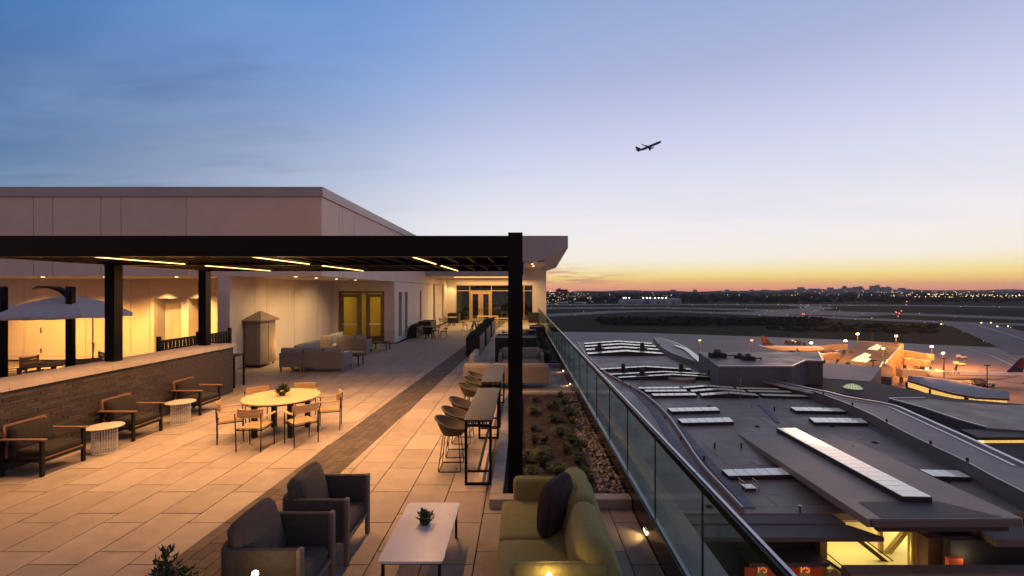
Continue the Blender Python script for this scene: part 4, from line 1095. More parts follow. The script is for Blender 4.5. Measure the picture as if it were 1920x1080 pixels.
def curvedlamp(loc, label, arm=True):
    t = thing('post_lamp', label, 'lamp post', loc)
    MB().cush((0,0,1.61), (.17,.17,3.22), .03).build('post', M_black, t)
    if arm:
        pts = [(-.05,0,2.84),(-.13,0,3.0),(-.26,0,3.12),(-.48,0,3.2),(-.78,0,3.21),(-1.04,0,3.15)]
        vs = []; fs = []; ws = [.05,.07,.1,.16,.18,.06]; hs = [.05,.05,.04,.03,.022,.01]
        for (x, y, z), w, h in zip(pts, ws, hs):
            for a, b2 in ((-w,-h),(w,-h),(w,h),(-w,h)): vs.append((x, a, z+b2))
        for k in range(5):
            for j in range(4): fs.append((k*4+j, k*4+(j+1)%4, (k+1)*4+(j+1)%4, (k+1)*4+j))
        fs += [(0,1,2,3),(23,22,21,20)]
        MB().add(vs, fs).build('curved_arm', M_black, t)
curvedlamp((-13.0, 13.05, 0), 'black post with a curved arm reaching left over the pale umbrella')
curvedlamp((-14.9, 13.0, 0), 'plain black post at the left edge of the view', False)
pp = thing('crank_pole', 'thin metal pole with a crank standing right of the pale umbrella', 'pole', (-14.3, 15.1, 0))
MB().tube([(0,0,0),(0,0,2.35)], .02, 8).build('pole', M_steel, pp); MB().tube([(-.09,0,1.35),(.1,0,1.35)], .015, 6).tube([(.05,0,1.35),(0,0,.95),(-.05,0,.7)], .015, 6).build('crank', M_steel, pp)
ctb = thing('court_table', 'round dark table under the pale umbrella behind the brick wall', 'table', (-15.3, 14.8, 0))
MB().lathe([(.72,.70),(.75,.715),(.75,.73),(.7,.735)], 32).build('table_top', M_wood, ctb)
for a in range(4): MB().bar((.4*math.cos(a*1.57+.7), .4*math.sin(a*1.57+.7), 0),(.3*math.cos(a*1.57+.7), .3*math.sin(a*1.57+.7), .70), .05, .05).build('leg', M_wood, ctb, smooth=False)
def court_chair(label):
    t = thing('court_chair', label, 'chair', (0,0,0), 0, 'slatted wooden chairs around the court table')
    for k in range(4): MB().box(-.28,.28,-.30,-.275,.50+k*.105,.59+k*.105).build('back_slat', M_dteak, t, smooth=False)
    for k in range(6): MB().box(-.27+k*.09,-.19+k*.09,-.25,.27,.42,.44).build('seat_slat', M_dteak, t, smooth=False)
    for x in (-.29,.29):
        MB().box(x-.025,x+.025,-.31,-.27,0,.93).build('leg', M_dteak, t, smooth=False); MB().box(x-.025,x+.025,.23,.27,0,.64).build('leg', M_dteak, t, smooth=False)
        MB().box(x-.03,x+.03,-.27,.29,.641,.665).build('armrest', M_dteak, t, smooth=False)
    return t
cc = court_chair('wooden slatted chair left of the court table, its back to the viewer'); cc.location = (-15.75, 13.95, 0); cc.rotation_euler = (0,0,R(-25))
dup(cc, (-16.1, 15.1, 0), R(-85), 'wooden slatted chair behind the left chair at the court table')
dup(cc, (-14.27, 14.9, 0), R(48), 'nearer wooden slatted chair right of the court table')
dup(cc, (-15.1, 15.9, 0), R(150), 'farther wooden slatted chair right of the court table')

# ------------------------------------------------------------------ far terrace: planters, tables and chairs
M_plside = mat('planter_side', (.10,.085,.075), (.075,.064,.058), rough=.6, scale=3)
def trough(x0, x1, y0, y1, h, label, grass=True, grp='tall dark trough planters with clipped grass'):
    t = thing('planter_box', label, 'planter', (x0, y0, 0), 0, grp)
    W_, L_ = x1-x0, y1-y0
    b = MB().box(0,W_,0,L_,0.01,h-.05)
    b.box(0,W_,0,.04,h-.05,h).box(0,W_,L_-.04,L_,h-.05,h).box(0,.04,.04,L_-.04,h-.05,h).box(W_-.04,W_,.04,L_-.04,h-.05,h)
    b.build('box', M_planter, t, smooth=False)
    MB().box(W_+.001, W_+.012, .01, L_-.01, .02, h-.01).build('side_panel', M_plside, t, smooth=False)
    if grass:
        r = random.Random(int(y0*10)); f = MB()
        for _ in range(int(1500*W_*L_)):
            p = Vector((r.uniform(.05,W_-.05), r.uniform(.05,L_-.05), h-.04)); a = r.uniform(0,6.28); l = r.uniform(.10,.24); d = Vector((math.cos(a)*.35, math.sin(a)*.35, 1))*l; sd = Vector((-math.sin(a), math.cos(a), 0))*.012
            f.add([p-sd, p+sd, p+d], [(0,1,2)])
        f.build('grass', M_leaf, t, smooth=False, kind='stuff')
    return t
trough(-2.64, -2.0, 21.3, 24.1, .90, 'nearest tall dark trough planter with clipped grass beside the brown band')
trough(-2.66, -2.0, 25.4, 28.6, .92, 'middle tall dark trough planter with clipped grass')
trough(-2.68, -2.0, 30.0, 33.5, .95, 'farthest tall dark trough planter with clipped grass')
trough(-1.17, .62, 19.6, 21.3, 1.06, 'wide black planter box right behind the pale grey sofa, partly hidden by the pergola post', False, 'large black boxes by the railing')
trough(.5, 1.52, 29.5, 31.2, .74, 'black box planter against the railing, just right of the pergola post', False, 'large black boxes by the railing')
trough(.62, 1.6, 43.6, 44.9, .95, 'small dark brown box against the pavilion wall right of the pergola post', False, 'far dark boxes at the pavilion')
trough(-7.15, -6.1, 43.4, 44.8, .92, 'dark box planter at the left corner of the lit glass front', False, 'far dark boxes at the pavilion')
trough(-7.4, -6.5, 32.2, 34.2, .90, 'dark box planter along the side wall behind the round cafe table', False, 'far dark boxes at the pavilion')
trough(-7.4, -6.9, 29.6, 31.6, .70, 'low dark planter along the side wall left of the round cafe table', True, 'far dark boxes at the pavilion')
def cafe_table(loc, r, h, label, m=M_bartop, square=False, w=.9, l=.9):
    t = thing('cafe_table', label, 'table', loc)
    if square: MB().box(-w/2,w/2,-l/2,l/2,h-.04,h).build('table_top', m, t, smooth=False)
    else: MB().lathe([(r-.02,h-.03),(r,h-.025),(r,h-.008),(r-.02,h)], 28).build('table_top', m, t)
    if square and w > 1.2:
        for x in (-w/2+.06, w/2-.06):
            for y in (-l/2+.06, l/2-.06): MB().box(x-.03,x+.03,y-.03,y+.03,0,h-.041).build('leg', m, t, smooth=False)
    else:
        for a in (0.6, 2.2, 3.75, 5.3): MB().bar((.34*math.cos(a),.34*math.sin(a),.0),(.06*math.cos(a),.06*math.sin(a),h-.06), .05, .05).build('leg', M_blackm, t, smooth=False)
    return t
def wire_chair(label, grp='dark wire chairs on the far terrace'):
    t = thing('wire_chair', label, 'chair', (0,0,0), 0, grp)
    arc_slab(MB(), .25, -80, 80, .60, .64, .03, .0, .1, 10).build('back_hoop', M_blackm, t)
    for k in range(7):
        a = R(-75+25*k); MB().tube([(.2*math.sin(a), -.2*math.cos(a), .45),(.27*math.sin(a), -.27*math.cos(a)-.01, .82-.12*abs(math.sin(a)))], .008, 5).build('spindle', M_blackm, t)
    MB().lathe([(.22,.42),(.235,.435),(.22,.45)], 18).build('seat', M_blackm, t)
    for x, y in ((-1,-1),(1,-1),(-1,1),(1,1)): MB().tube([(x*.14,y*.14,.43),(x*.22,y*.22,0)], .011, 5).build('leg', M_blackm, t)
    return t
cafe_table((-6.0, 29.6, 0), .62, .76, 'round dark cafe table near the side wall windows')
wc = wire_chair('dark wire chair in front of the round cafe table by the side wall'); wc.location = (-6.35, 28.75, 0)
for x, y, rz, lb in ((-5.15, 29.7, 90, 'dark wire chair right of the round cafe table by the side wall'), (-6.75, 29.7, -80, 'dark wire chair left of the round cafe table by the side wall'), (-5.8, 30.5, 185, 'dark wire chair behind the round cafe table by the side wall'),
                 (-4.45, 35.3, -70, 'dark wire chair left of the far cafe table in the open terrace'), (-3.05, 35.4, 75, 'dark wire chair right of the far cafe table in the open terrace'), (-3.7, 36.2, 180, 'dark wire chair behind the far cafe table in the open terrace'),
                 (-.92, 27.0, -70, 'dark wire chair just left of the pergola post'), (-.7, 24.6, -20, 'nearer dark wire chair just left of the pergola post'), (1.05, 33.6, 70, 'dark wire chair just right of the pergola post near the railing'),
                 (-7.0, 39.6, -60, 'wire chair at the small pedestal table by the lit corner')):
    dup(wc, (x, y, 0), R(rz), lb)
cafe_table((-3.75, 35.4, 0), .45, .74, 'round dark cafe table with crossed legs in the middle of the far terrace')
cafe_table((-3.15, 41.5, 0), 0, .78, 'rectangular pale wooden table in front of the pavilion doors', M_teakt, True, 1.9, 1.0)
cafe_table((-1.75, 39.2, 0), 0, .72, 'small square pale table right of the rectangular wooden table', M_teakt, True, 1.25, .8)
cafe_table((-6.25, 40.2, 0), .5, .76, 'small round pedestal table in the lit left corner of the pavilion', M_teakt)
cafe_table((.35, 27.4, 0), .5, .74, 'round cafe table half hidden by the pergola post')
# furniture inside the pavilion, seen through its glass
for i, (x, y) in enumerate(((-5.9,47.2),(-1.9,47.6),(-.4,47.0))):
    o = cafe_table((x, y, 0), .45, .76, ['pale cafe table inside the pavilion behind the left glass','pale cafe table inside the pavilion right of the doors','pale cafe table inside the pavilion next to the pergola post'][i], M_cap)
    dup(wc, (x+.75, y-.1, 0), R(80), ['chair inside the pavilion behind the left glass','chair inside the pavilion right of the doors','chair inside the pavilion beside the pergola post'][i])
# ------------------------------------------------------------------ airfield ground
ZA, ZR = -40.0, -20.0
M_grass = mat('airfield_grass', (.017,.027,.012), (.028,.037,.017), spec=.03, rough=.95, scale=.012, det=8, dirt=(.004,.6,(.006,.009,.006)))
M_tar = mat('runway_concrete', (.20,.165,.16), (.15,.125,.125), spec=.15, rough=.75, scale=.02, det=6)
M_apron = mat('apron_concrete', (.19,.145,.125), (.15,.115,.10), spec=.3, rough=.6, scale=.03, det=7, dirt=(.05,.5,(.11,.085,.075)))
M_scrub = mat('dark_scrub', (.010,.013,.008), (.016,.02,.011), spec=.03, rough=1, scale=.05)
M_wood2 = mat('far_wood_leaves', (.018,.022,.014), (.03,.034,.022), spec=.03, rough=1, scale=.02)
M_line = mat('white_paint', (.7,.7,.68), rough=.7)
gd = MB().box(-4000, 16000, 42, 14500, ZA-1, ZA).build('ground', M_grass, smooth=False, kind='structure')
def groundpoly(name, pts, m, dz, ext=None):
    q = [F(x, y, ZA) for x, y in pts]
    if ext: q += [Vector((e[0], e[1], 0)) for e in ext]
    o = MB().prism([(v.x, v.y) for v in q], ZA+.001, ZA+dz).build(name, m, smooth=False, kind='structure'); return o
groundpoly('apron', [(1000,621.5),(1200,624),(1400,630.5),(1580,637),(1725,645),(1830,650),(1900,652.5),(1990,653)], M_apron, .05, [(420,250),(420,44),(3,44),(3,420)])
groundpoly('scrub_hollow', [(1118,603),(1135,597),(1200,593.5),(1290,593),(1380,597),(1460,603),(1560,610),(1480,613),(1400,611),(1330,614),(1230,612),(1180,610),(1140,609)], M_scrub, .06)
groundpoly('scrub_hollow', [(1700,577),(1760,576),(1920,583),(1990,587),(1990,592),(1900,592),(1800,588)], M_scrub, .06)
def strip(name, pts, w, m, dz):                 # pts are pixels on the airfield; w = width in metres
    c = [F(x, y, ZA) for x, y in pts]; L_, R_ = [], []
    for i, p in enumerate(c):
        d = (c[min(i+1,len(c)-1)]-c[max(i-1,0)]).normalized(); n = Vector((-d.y, d.x, 0)); L_.append(p+n*w/2); R_.append(p-n*w/2)
    q = [(v.x, v.y) for v in L_+R_[::-1]]
    n = len(c); mb = MB(); vs = [(v.x, v.y, ZA+dz) for v in L_]+[(v.x, v.y, ZA+dz) for v in R_]
    mb.add(vs, [(i, i+1, n+i+1, n+i) for i in range(n-1)]); return mb.build(name, m, smooth=False, kind='structure'), c
lines = []
def run(name, pts, w, dz): lines.append((strip(name, pts, w, M_tar, dz)[1], w))
run('runway', [(900,570.5),(1100,571),(1300,571),(1500,571.5),(1700,572.5),(1990,577)], 110, .10)
run('runway', [(900,579),(1100,577.5),(1240,577),(1460,582),(1700,589),(1990,600)], 90, .14)
run('taxiway', [(980,594),(1080,588.5),(1156,584.5),(1241,583.2),(1350,587),(1460,591.5),(1620,598),(1773,604.5),(1990,611)], 62, .18)
run('taxiway', [(1380,588),(1460,587),(1560,588.5),(1640,592)], 120, .16)
run('taxiway', [(1480,571),(1540,577),(1500,582),(1440,585)], 60, .12)
run('taxiway', [(1800,605),(1835,613),(1880,627),(1940,648),(2000,670)], 50, .20)
strip('taxiway_line', [(1660*.4+1140,652),(1860,668),(1912,692)], .8, M_line, .24); strip('taxiway_line', [(1880,664),(1895,670),(1925,684)], .5, M_line, .24)
strip('taxiway_line', [(1815,606),(1850,615),(1900,630),(1960,650)], .8, M_line, .24)
for k, (a, b2) in enumerate((((1040,623.5),(1240,626.5)),((1440,633),(1600,640)))): strip('apron_edge', [a, b2], 2.0, M_curb, .07)

# hills at the horizon
hm = MB(); r = random.Random(3)
for d, h0, nm in ((13200, 52, 0), (11200, 34, 1)):
    n = 90; vs = []
    for i in range(n+1):
        x = -1500+(17000)*i/n; h = h0*(.55+.3*math.sin(i*.31+nm)+.2*math.sin(i*.83+nm*2)+r.uniform(-.05,.05))+(25 if i > 50 else 0)
        vs += [(x, d, ZA), (x, d+400, ZA+max(5,h)+8), (x, d+1200, ZA+max(5,h)*.8)]
    hm.add(vs, [q for i in range(n) for q in ((i*3, i*3+3, i*3+4, i*3+1), (i*3+1, i*3+4, i*3+5, i*3+2))])
hm.build('hills', M_wood2, kind='structure')
# far woods: one mass of crowns
wd = MB(); ico = [(0,0,1),(.89,0,.45),(.28,.85,.45),(-.72,.53,.45),(-.72,-.53,.45),(.28,-.85,.45),(.9,.3,-.4),(0,.95,-.4),(-.9,.3,-.4),(-.55,-.8,-.4),(.55,-.8,-.4)]
icf = [(0,1,2),(0,2,3),(0,3,4),(0,4,5),(0,5,1),(1,6,2),(2,6,7),(2,7,3),(3,7,8),(3,8,4),(4,8,9),(4,9,5),(5,9,10),(5,10,1),(1,10,6)]
r = random.Random(11)
def crown(x, y, rr, h):
    j = [r.uniform(.75,1.2) for _ in range(11)]
    wd.add([(x+v[0]*rr*j[i], y+v[1]*rr*j[i], ZA+h*.5+v[2]*h*.5*j[i]) for i, v in enumerate(ico)], icf)
for Y, hgt, sp, gaps in ((1560,13,13,.55),(1640,15,13,.35),(1760,16,14,.25),(1950,17,16,.2),(2200,17,19,.15),(2600,18,24,.12),(3200,18,32,.1),(4200,20,45,.08),(5800,22,66,.05),(8000,24,95,.04)):
    x = -.02*Y
    while x < 1.25*Y:
        ph = math.sin(x/Y*19+Y*.01)+math.sin(x/Y*47+Y*.013)
        if ph > -1.6+2.8*gaps: crown(x+r.uniform(-5,5), Y+r.uniform(-50,50), sp*r.uniform(.6,1.0), hgt*r.uniform(.7,1.25)*(1+.12*ph))
        x += sp*1.1
wd.build('far_woods', M_wood2, kind='stuff')
sc = MB(); wd_keep = wd; wd = sc
for _ in range(700):
    t_ = r.random(); px = 1125+t_*420+r.uniform(-8,8); py = r.uniform(596,610); p = F(px, py, ZA); crown(p.x, p.y, r.uniform(2,5), r.uniform(1.5,4))
for _ in range(250):
    px = r.uniform(1440,1760); py = 608+(px-1440)*.02+r.uniform(-4,12); p = F(px, py, ZA); crown(p.x, p.y, r.uniform(2,4), r.uniform(1,3))
sc.build('scrub_bushes', M_scrub, kind='stuff')

# lights of the city and of the airfield, tiny lamps on posts and buildings
def lampdots(name, col, st, pts, label=None):
    m = mat('glow_'+name, col, emis=col, estr=st, sample=False); mb = MB()
    for p, sz in pts: mb.box(p[0]-sz, p[0]+sz, p[1]-sz, p[1]+sz, p[2]-sz, p[2]+sz)
    return mb.build(name, m, smooth=False, kind='stuff')
r = random.Random(77); wh, am, rw, rb, ry = [], [], [], [], []
for _ in range(300):
    Y = math.exp(r.uniform(math.log(1700), math.log(8500))); px = r.choice((r.uniform(1024,1920), r.gauss(1600,110), r.gauss(1790,90), r.gauss(1060,30)))
    if px < 1020 or px > 1960: continue
    p = ((px-CX)*Y/FL, Y, ZA+r.uniform(6,26)*(1 if Y < 4000 else 1.6)); (am if r.random() < .55 else wh).append((p, Y*.00021*r.uniform(.5,1.5)))
for _ in range(90):
    px = r.uniform(1690,1935); Y = 43.1*850/(r.uniform(556,566)-545); am.append((((px-CX)*Y/FL, Y, ZA+18), Y*.0003*r.uniform(.5,1.4)))
for _ in range(60):
    px = r.uniform(1024,1110); Y = r.uniform(1350,2300); (wh if r.random() < .4 else am).append((((px-CX)*Y/FL, Y, ZA+r.uniform(3,16)), Y*.00026*r.uniform(.5,1.4)))
for c, w in lines:
    for sd in (-1, 1):
        for i in range(len(c)-1):
            d = c[i+1]-c[i]; L_ = d.length; n = Vector((-d.y, d.x, 0)).normalized(); t_ = 0
            while t_ < L_:
                p = c[i]+d*(t_/L_)+n*sd*w*.53
                if p.y > 50 and 0 < p.x < 1.3*p.y: r.choice((rw, rw, rw, ry, rb)).append(((p.x, p.y, ZA+.6), p.y*.0002*r.uniform(.5,1.4)))
                t_ += r.uniform(45, 110)
for px, py in ((1840,606.5),(1858,606.3),(1765,609),(1870,613.5),(1890,613.2)): p = F(px, py, ZA); ry.append(((p.x, p.y, ZA+1), p.y*.0008))
rr_ = []
for px, py in ((1505,590),(1508,590),(1680,586),(1686,588),(1684,594),(1700,566),(1701,560),(1690,584)): p = F(px, py, ZA); rr_.append(((p.x, p.y, ZA+1), p.y*.0006))
lampdots('city_lights_white', (1,.93,.8), 5, wh); lampdots('city_lights_amber', (1,.66,.28), 6, am)
lampdots('airfield_lights_white', (1,.95,.85), 4, rw); lampdots('airfield_lights_blue', (.25,.5,1), 5, rb); lampdots('airfield_lights_yellow', (1,.75,.25), 5, ry); lampdots('airfield_lights_red', (1,.12,.06), 5, rr_)

# ------------------------------------------------------------------ downtown skyline
M_tow = mat('tower_wall', (.16,.15,.17), (.13,.12,.14), rough=.8, scale=.01)
M_winlit = mat('lit_window', (1,.8,.5), emis=(1,.75,.45), estr=.3, sample=False)
def tower(px0, px1, top, label, Y=9600, kind='box', grp=None, nwin=6):
    x0, x1 = (px0-CX)*Y/FL, (px1-CX)*Y/FL; zt = H-(top-CY)*Y/FL; t = thing('office_tower', label, 'tower', ((x0+x1)/2, Y, ZA), 0, grp); w = (x1-x0)/2; h = zt-ZA
    m = MB()
    if kind == 'box': m.box(-w, w, -w*.8, w*.8, 0, h)
    elif kind == 'step': m.box(-w, w, -w, w, 0, h*.72).box(-w*.7, w*.7, -w*.7, w*.7, h*.72+.5, h*.9).box(-w*.35, w*.35, -w*.35, w*.35, h*.9+.5, h)
    elif kind == 'horn': m.box(-w, w, -w*.8, w*.8, 0, h*.86).box(-w, -w*.75, -w*.2, w*.2, h*.86+.3, h).box(w*.75, w, -w*.2, w*.2, h*.86+.3, h).box(-w*.6, w*.6, -w*.5, w*.5, h*.86+.3, h*.93)
    elif kind == 'peak': m.box(-w, w, -w*.8, w*.8, 0, h*.8).add([(-w,-w*.8,h*.8),(w,-w*.8,h*.8),(w,w*.8,h*.8),(-w,w*.8,h*.8),(0,0,h)],[(0,1,4),(1,2,4),(2,3,4),(3,0,4)])
    m.build('tower_body', M_tow, t, smooth=False)
    wn_ = MB(); rr = random.Random(int(px0*10))
    for _ in range(nwin): x, z = rr.uniform(-w*.8, w*.8), rr.uniform(h*.35, h*.85 if kind == 'box' else h*.68); wn_.box(x-2.5, x+2.5, -w*1.02-.5 if kind == 'step' else -w*.8-.6, -w*1.0-.1 if kind == 'step' else -w*.8-.1, z-1.6, z+1.6)
    wn_.build('lit_windows', M_winlit, t, smooth=False, kind='stuff')
for a in ((1497,1506,538.5,'leftmost square office tower of the downtown skyline','box'),(1506,1512,541.5,'low stepped office tower right of the leftmost tower','step'),(1519,1534,541,'wide low office block left of the centre of the skyline','box'),
          (1538,1545,541.8,'small stepped tower between two low office blocks','step'),(1553,1561,539,'square tower with a flat top left of the three skyline peaks','box'),(1572,1578,541,'slim low tower just left of the first tall one','box'),
          (1580,1587,535.5,'first tall tower from the left with a stepped top','step'),(1588,1599,538.8,'broad pointed tower beside the first tall one','peak'),(1600,1609,537.8,'flat office tower left of the mid skyline stepped tower','box'),(1609,1617,536.3,'stepped tower in the middle of the skyline','step'),
          (1632,1639,536,'square tower immediately left of the tallest tower','box'),(1641,1648,533.6,'tallest tower of the skyline with two horns','horn'),(1650,1659,538,'broad stepped tower right of the tallest tower','step'),(1659,1669,536.8,'wide pointed tower right of the tallest tower','peak'),
          (1671,1677,542.5,'low block right of the wide pointed tower','box'),(1686.5,1695,539.8,'separate square tower at the right end of the skyline','box'),(1710,1717,543.2,'small lone block beyond the right end of the skyline','box')):
    tower(a[0], a[1], a[2], a[3], kind=a[4])
lows = [(1466,1474),(1476,1484),(1487,1495),(1512,1518),(1546,1552),(1562,1570),(1618,1630),(1676,1684),(1698,1706),(1258,1266),(1300,1306),(1360,1366),(1406,1412),(1430,1438)]
for i, (a, b2) in enumerate(lows): tower(a, b2, 543.2-.5*(i % 3)*(1 if i < 9 else .4), 'low flat office block at the foot of the distant skyline', Y=9300, grp='low blocks of the distant skyline', nwin=3)

# ------------------------------------------------------------------ far airport buildings
M_hang = mat('hangar_wall', (.34,.44,.56), (.28,.37,.48), rough=.6, scale=.03); M_brk = mat('far_brick', (.16,.06,.045), rough=.9); M_droof = mat('hangar_roof', (.2,.2,.22), rough=.6)
def hangar(px0, px1, py0, py1, dep, label, m=None, rib=9):
    Y = (H-ZA)*FL/(py1-CY); x0, x1 = (px0-CX)*Y/FL, (px1-CX)*Y/FL; h = (py1-py0)*Y/FL; t = thing('hangar', label, 'hangar', (x0, Y, ZA)); w = x1-x0
    MB().box(0, w, 0, dep, 0, h).build('wall', m or M_hang, t, smooth=False)
    MB().add([(-1,-1,h+.1),(w+1,-1,h+.1),(w+1,dep+1,h+.1),(-1,dep+1,h+.1),(-1,dep/2,h+h*.07),(w+1,dep/2,h+h*.07)],[(0,1,5,4),(4,5,2,3),(0,4,3),(1,2,5),(0,3,2,1)]).build('roof', M_droof, t, smooth=False)
    for k in range(rib):
        x = w*(k+.15)/rib; MB().box(x, x+w*.7/rib, -.5, -.1, .1, h*.62).build('bay_door', M_droof if k % 3 else M_hang, t, smooth=False)
    return t, w, h
hangar(1221,1277,559.8,570,90, 'large pale blue hangar in the middle distance with a row of floodlights behind it', rib=6)
hangar(1168,1212,562,569.5,70, 'smaller pale hangar left of the large blue hangar', rib=5)
hangar(1041,1077,554.5,559.5,140, 'white roofed terminal building behind the two small parked jets', M_cop, 8)
hangar(1085,1160,563,566,60, 'long low pale building left of the hangars', M_cop, 10)
bb = thing('brick_building', 'dark red brick block far away just right of the pavilion wall', 'building', ((1054-CX)*2100/FL, 2100, ZA))
MB().box(-26,26,0,40,0,49).box(-20,-6,5,20,49.1,54).build('wall', M_brk, bb, smooth=False)
for k in range(6):
    for j in range(5): MB().box(-22+k*8,-18+k*8,-.4,-.05,8+j*8,12+j*8).build('window', M_winlit if (k*5+j*3) % 7 == 0 else G_dark, bb, smooth=False)
E_flood = mat('floodlight_glow', (1,.9,.7), emis=(1,.88,.6), estr=25, sample=False)
for i, px in enumerate((1169,1173,1180,1186,1194,1206,1213,1219,1228,1235,1242,1249)):
    Y = 1700; t = thing('floodlight', 'floodlight in the long row of lights above the far hangars', 'floodlight', ((px-CX)*Y/FL, Y, ZA), 0, 'floodlights above the hangars'); h = H-(558.3-CY)*Y/FL-ZA
    MB().box(-.3,.3,-.3,.3,0,h-1.2).build('mast', M_steel, t, smooth=False); MB().box(-1.3,1.3,-.6,.6,h-1.0,h+.9).build('lamp', E_flood, t, smooth=False)

def text(name, body, size, m, parent, loc, rot, sp=1.0):
    c = bpy.data.curves.new('tmp_text', 'FONT'); c.body = body; c.size = size; c.extrude = .01; c.space_character = sp
    o = bpy.data.objects.new('tmp_text', c); COL.objects.link(o); dg = bpy.context.evaluated_depsgraph_get()
    me = bpy.data.meshes.new_from_object(o.evaluated_get(dg)); bpy.data.objects.remove(o); me.materials.clear(); me.materials.append(m)
    o = bpy.data.objects.new(name, me); COL.objects.link(o); o.parent = parent; o.location = loc; o.rotation_euler = rot
    return o
# ------------------------------------------------------------------ aeroplanes
M_pwhite = mat('aircraft_white', (.72,.70,.70), rough=.3, coat=.4); M_navy = mat('tail_navy', (.018,.022,.05), rough=.35); M_red = mat('tail_red', (.16,.012,.018), rough=.35); M_pdark = mat('aircraft_grey', (.09,.095,.13), rough=.45)
def plane(label, loc, body=None, tail=True, group=None):
    body = body or M_pwhite; t = thing('airliner', label, 'airplane', loc, 0, group); t.rotation_mode = 'QUATERNION'
    pf = [(0.02,20),(.6,19.6),(1.15,18.8),(1.6,17.4),(1.88,15.4),(1.92,13),(1.92,-7),(1.75,-11),(1.25,-15),(.65,-18.2),(.2,-19.8)]
    f = MB(); n = 20; vs = []
    for q, x in pf:
        up = .9*max(0, (-x-7)/13)**1.3*1.4
        for k in range(n): a = 2*math.pi*k/n; vs.append((x, q*math.cos(a), q*math.sin(a)+up))
    f.add(vs, [(i*n+k, i*n+(k+1)%n, (i+1)*n+(k+1)%n, (i+1)*n+k) for i in range(len(pf)-1) for k in range(n)]+[tuple(range(n)), tuple(range((len(pf)-1)*n, len(pf)*n))[::-1]])
    fo = f.build('fuselage', body, t)
    for sg in (-1, 1):
        w = MB(); st = [(4.5,-2.2,1.2,-1.1,.35),(1.2,-3.1,6,-.7,.22),(-3.6,-5.2,17,.0,.12)]; vs = []
        for xl, xt, y, z, th in st: vs += [(xl, sg*y, z), ((xl+xt)/2+.8, sg*y, z+th), (xt, sg*y, z), ((xl+xt)/2+.8, sg*y, z-th*.5)]
        vs += [(-5.4, sg*17.9, 2.2), (-5.8, sg*17.93, 2.2), (-6.2, sg*17.9, 2.2), (-5.8, sg*17.85, 2.2)]
        w.add(vs, [((i*4+k), (i*4+(k+1)%4), (i+1)*4+(k+1)%4, (i+1)*4+k) for i in range(3) for k in range(4)]+[(12,13,14,15)]); w.build('wing', body if body is M_pdark else M_pdark, t)
        MB().lathe([(.75,2.2),(.95,1.9),(1.05,.6),(.95,-1.0),(.55,-1.9)], 14, (2.6, sg*5.4, -2.1), ax=1).build('engine', M_pdark, t)
        s2_ = MB().add([(-15.4,sg*.6,.9),(-18.6,sg*.5,.9),(-19.3,sg*6.6,1.3),(-18.0,sg*6.6,1.3),(-15.4,sg*.6,1.15),(-18.6,sg*.5,1.1),(-19.3,sg*6.6,1.4),(-18.0,sg*6.6,1.4)],[(0,1,2,3),(7,6,5,4),(0,4,5,1),(1,5,6,2),(2,6,7,3),(3,7,4,0)]).build('tailplane', body, t, smooth=False)
    fin = MB().add([(-12.2,-.15,1.9),(-18.9,-.12,2.0),(-20.6,-.08,8.4),(-18.2,-.08,8.4),(-12.2,.15,1.9),(-18.9,.12,2.0),(-20.6,.08,8.4),(-18.2,.08,8.4)],[(0,1,2,3),(7,6,5,4),(0,4,5,1),(1,5,6,2),(2,6,7,3),(3,7,4,0)]).build('tail_fin', M_navy if tail else M_pdark, t, smooth=False)
    if tail: MB().add([(-16.6,-.16,4.2),(-19.2,-.16,3.6),(-20.2,-.16,8.0),(-18.6,-.16,8.0),(-16.6,.16,4.2),(-19.2,.16,3.6),(-20.2,.16,8.0),(-18.6,.16,8.0)],[(0,1,2,3),(7,6,5,4),(0,4,5,1),(1,5,6,2),(2,6,7,3),(3,7,4,0)]).build('tail_emblem', M_red, fin, smooth=False)
    if tail:
        wn_ = MB()
        for k in range(52): x = 15-k*.53; wn_.box(x-.13, x+.13, -1.93, -1.88, .32, .66).box(x-.13, x+.13, 1.88, 1.93, .32, .66)
        wn_.build('cabin_windows', M_navy, fo, smooth=False, kind='stuff')
        for x, y in ((15,0),(-1,-2.6),(-1,2.6)): MB().box(x-.3,x+.3,y-.12,y+.12,-3.6,-1.4).lathe([(.5,-.25),(.55,0),(.5,.25)], 12, (0,0,0)).build('landing_gear', M_pdark, t, smooth=False)
    return t
def orient(t, fwd, up):
    f = Vector(fwd).normalized(); u = Vector(up); u = (u-f*u.dot(f)).normalized(); l = u.cross(f)
    t.rotation_quaternion = Matrix(((f.x,l.x,u.x),(f.y,l.y,u.y),(f.z,l.z,u.z))).to_quaternion()
Yp = 700; fly = plane('jet airliner climbing steeply to the right against the evening sky', P(1217,275,Yp), M_pdark, False); orient(fly, (.887,-.119,.352), (-.363,-.514,.742))
pr = plane('white airliner with a red and navy tail at the gate on the right edge', (207.5, 207, ZA+4.2)); orient(pr, (-.995,.10,0), (0,0,1))
text('airline_name', 'DELTA', 2.0, M_navy, pr, (15.5, 1.80, .85), (R(90+18), 0, R(180)), 1.25)
p = F(1470, 668, ZA); pl2 = plane('white airliner with a dark red tail parked behind the grey roof block', ((1486-CX)*304/FL, 304, ZA+4.2)); orient(pl2, (.99,-.1,0), (0,0,1))
for px, lb in ((1054,'small white jet parked far away below the white roofed terminal, left one'),(1088,'small white jet parked far away, right of the other small jet')):
    q = plane(lb, ((px-CX)*1480/FL, 1480, ZA+4.2)); orient(q, (.95,-.3,0), (0,0,1))

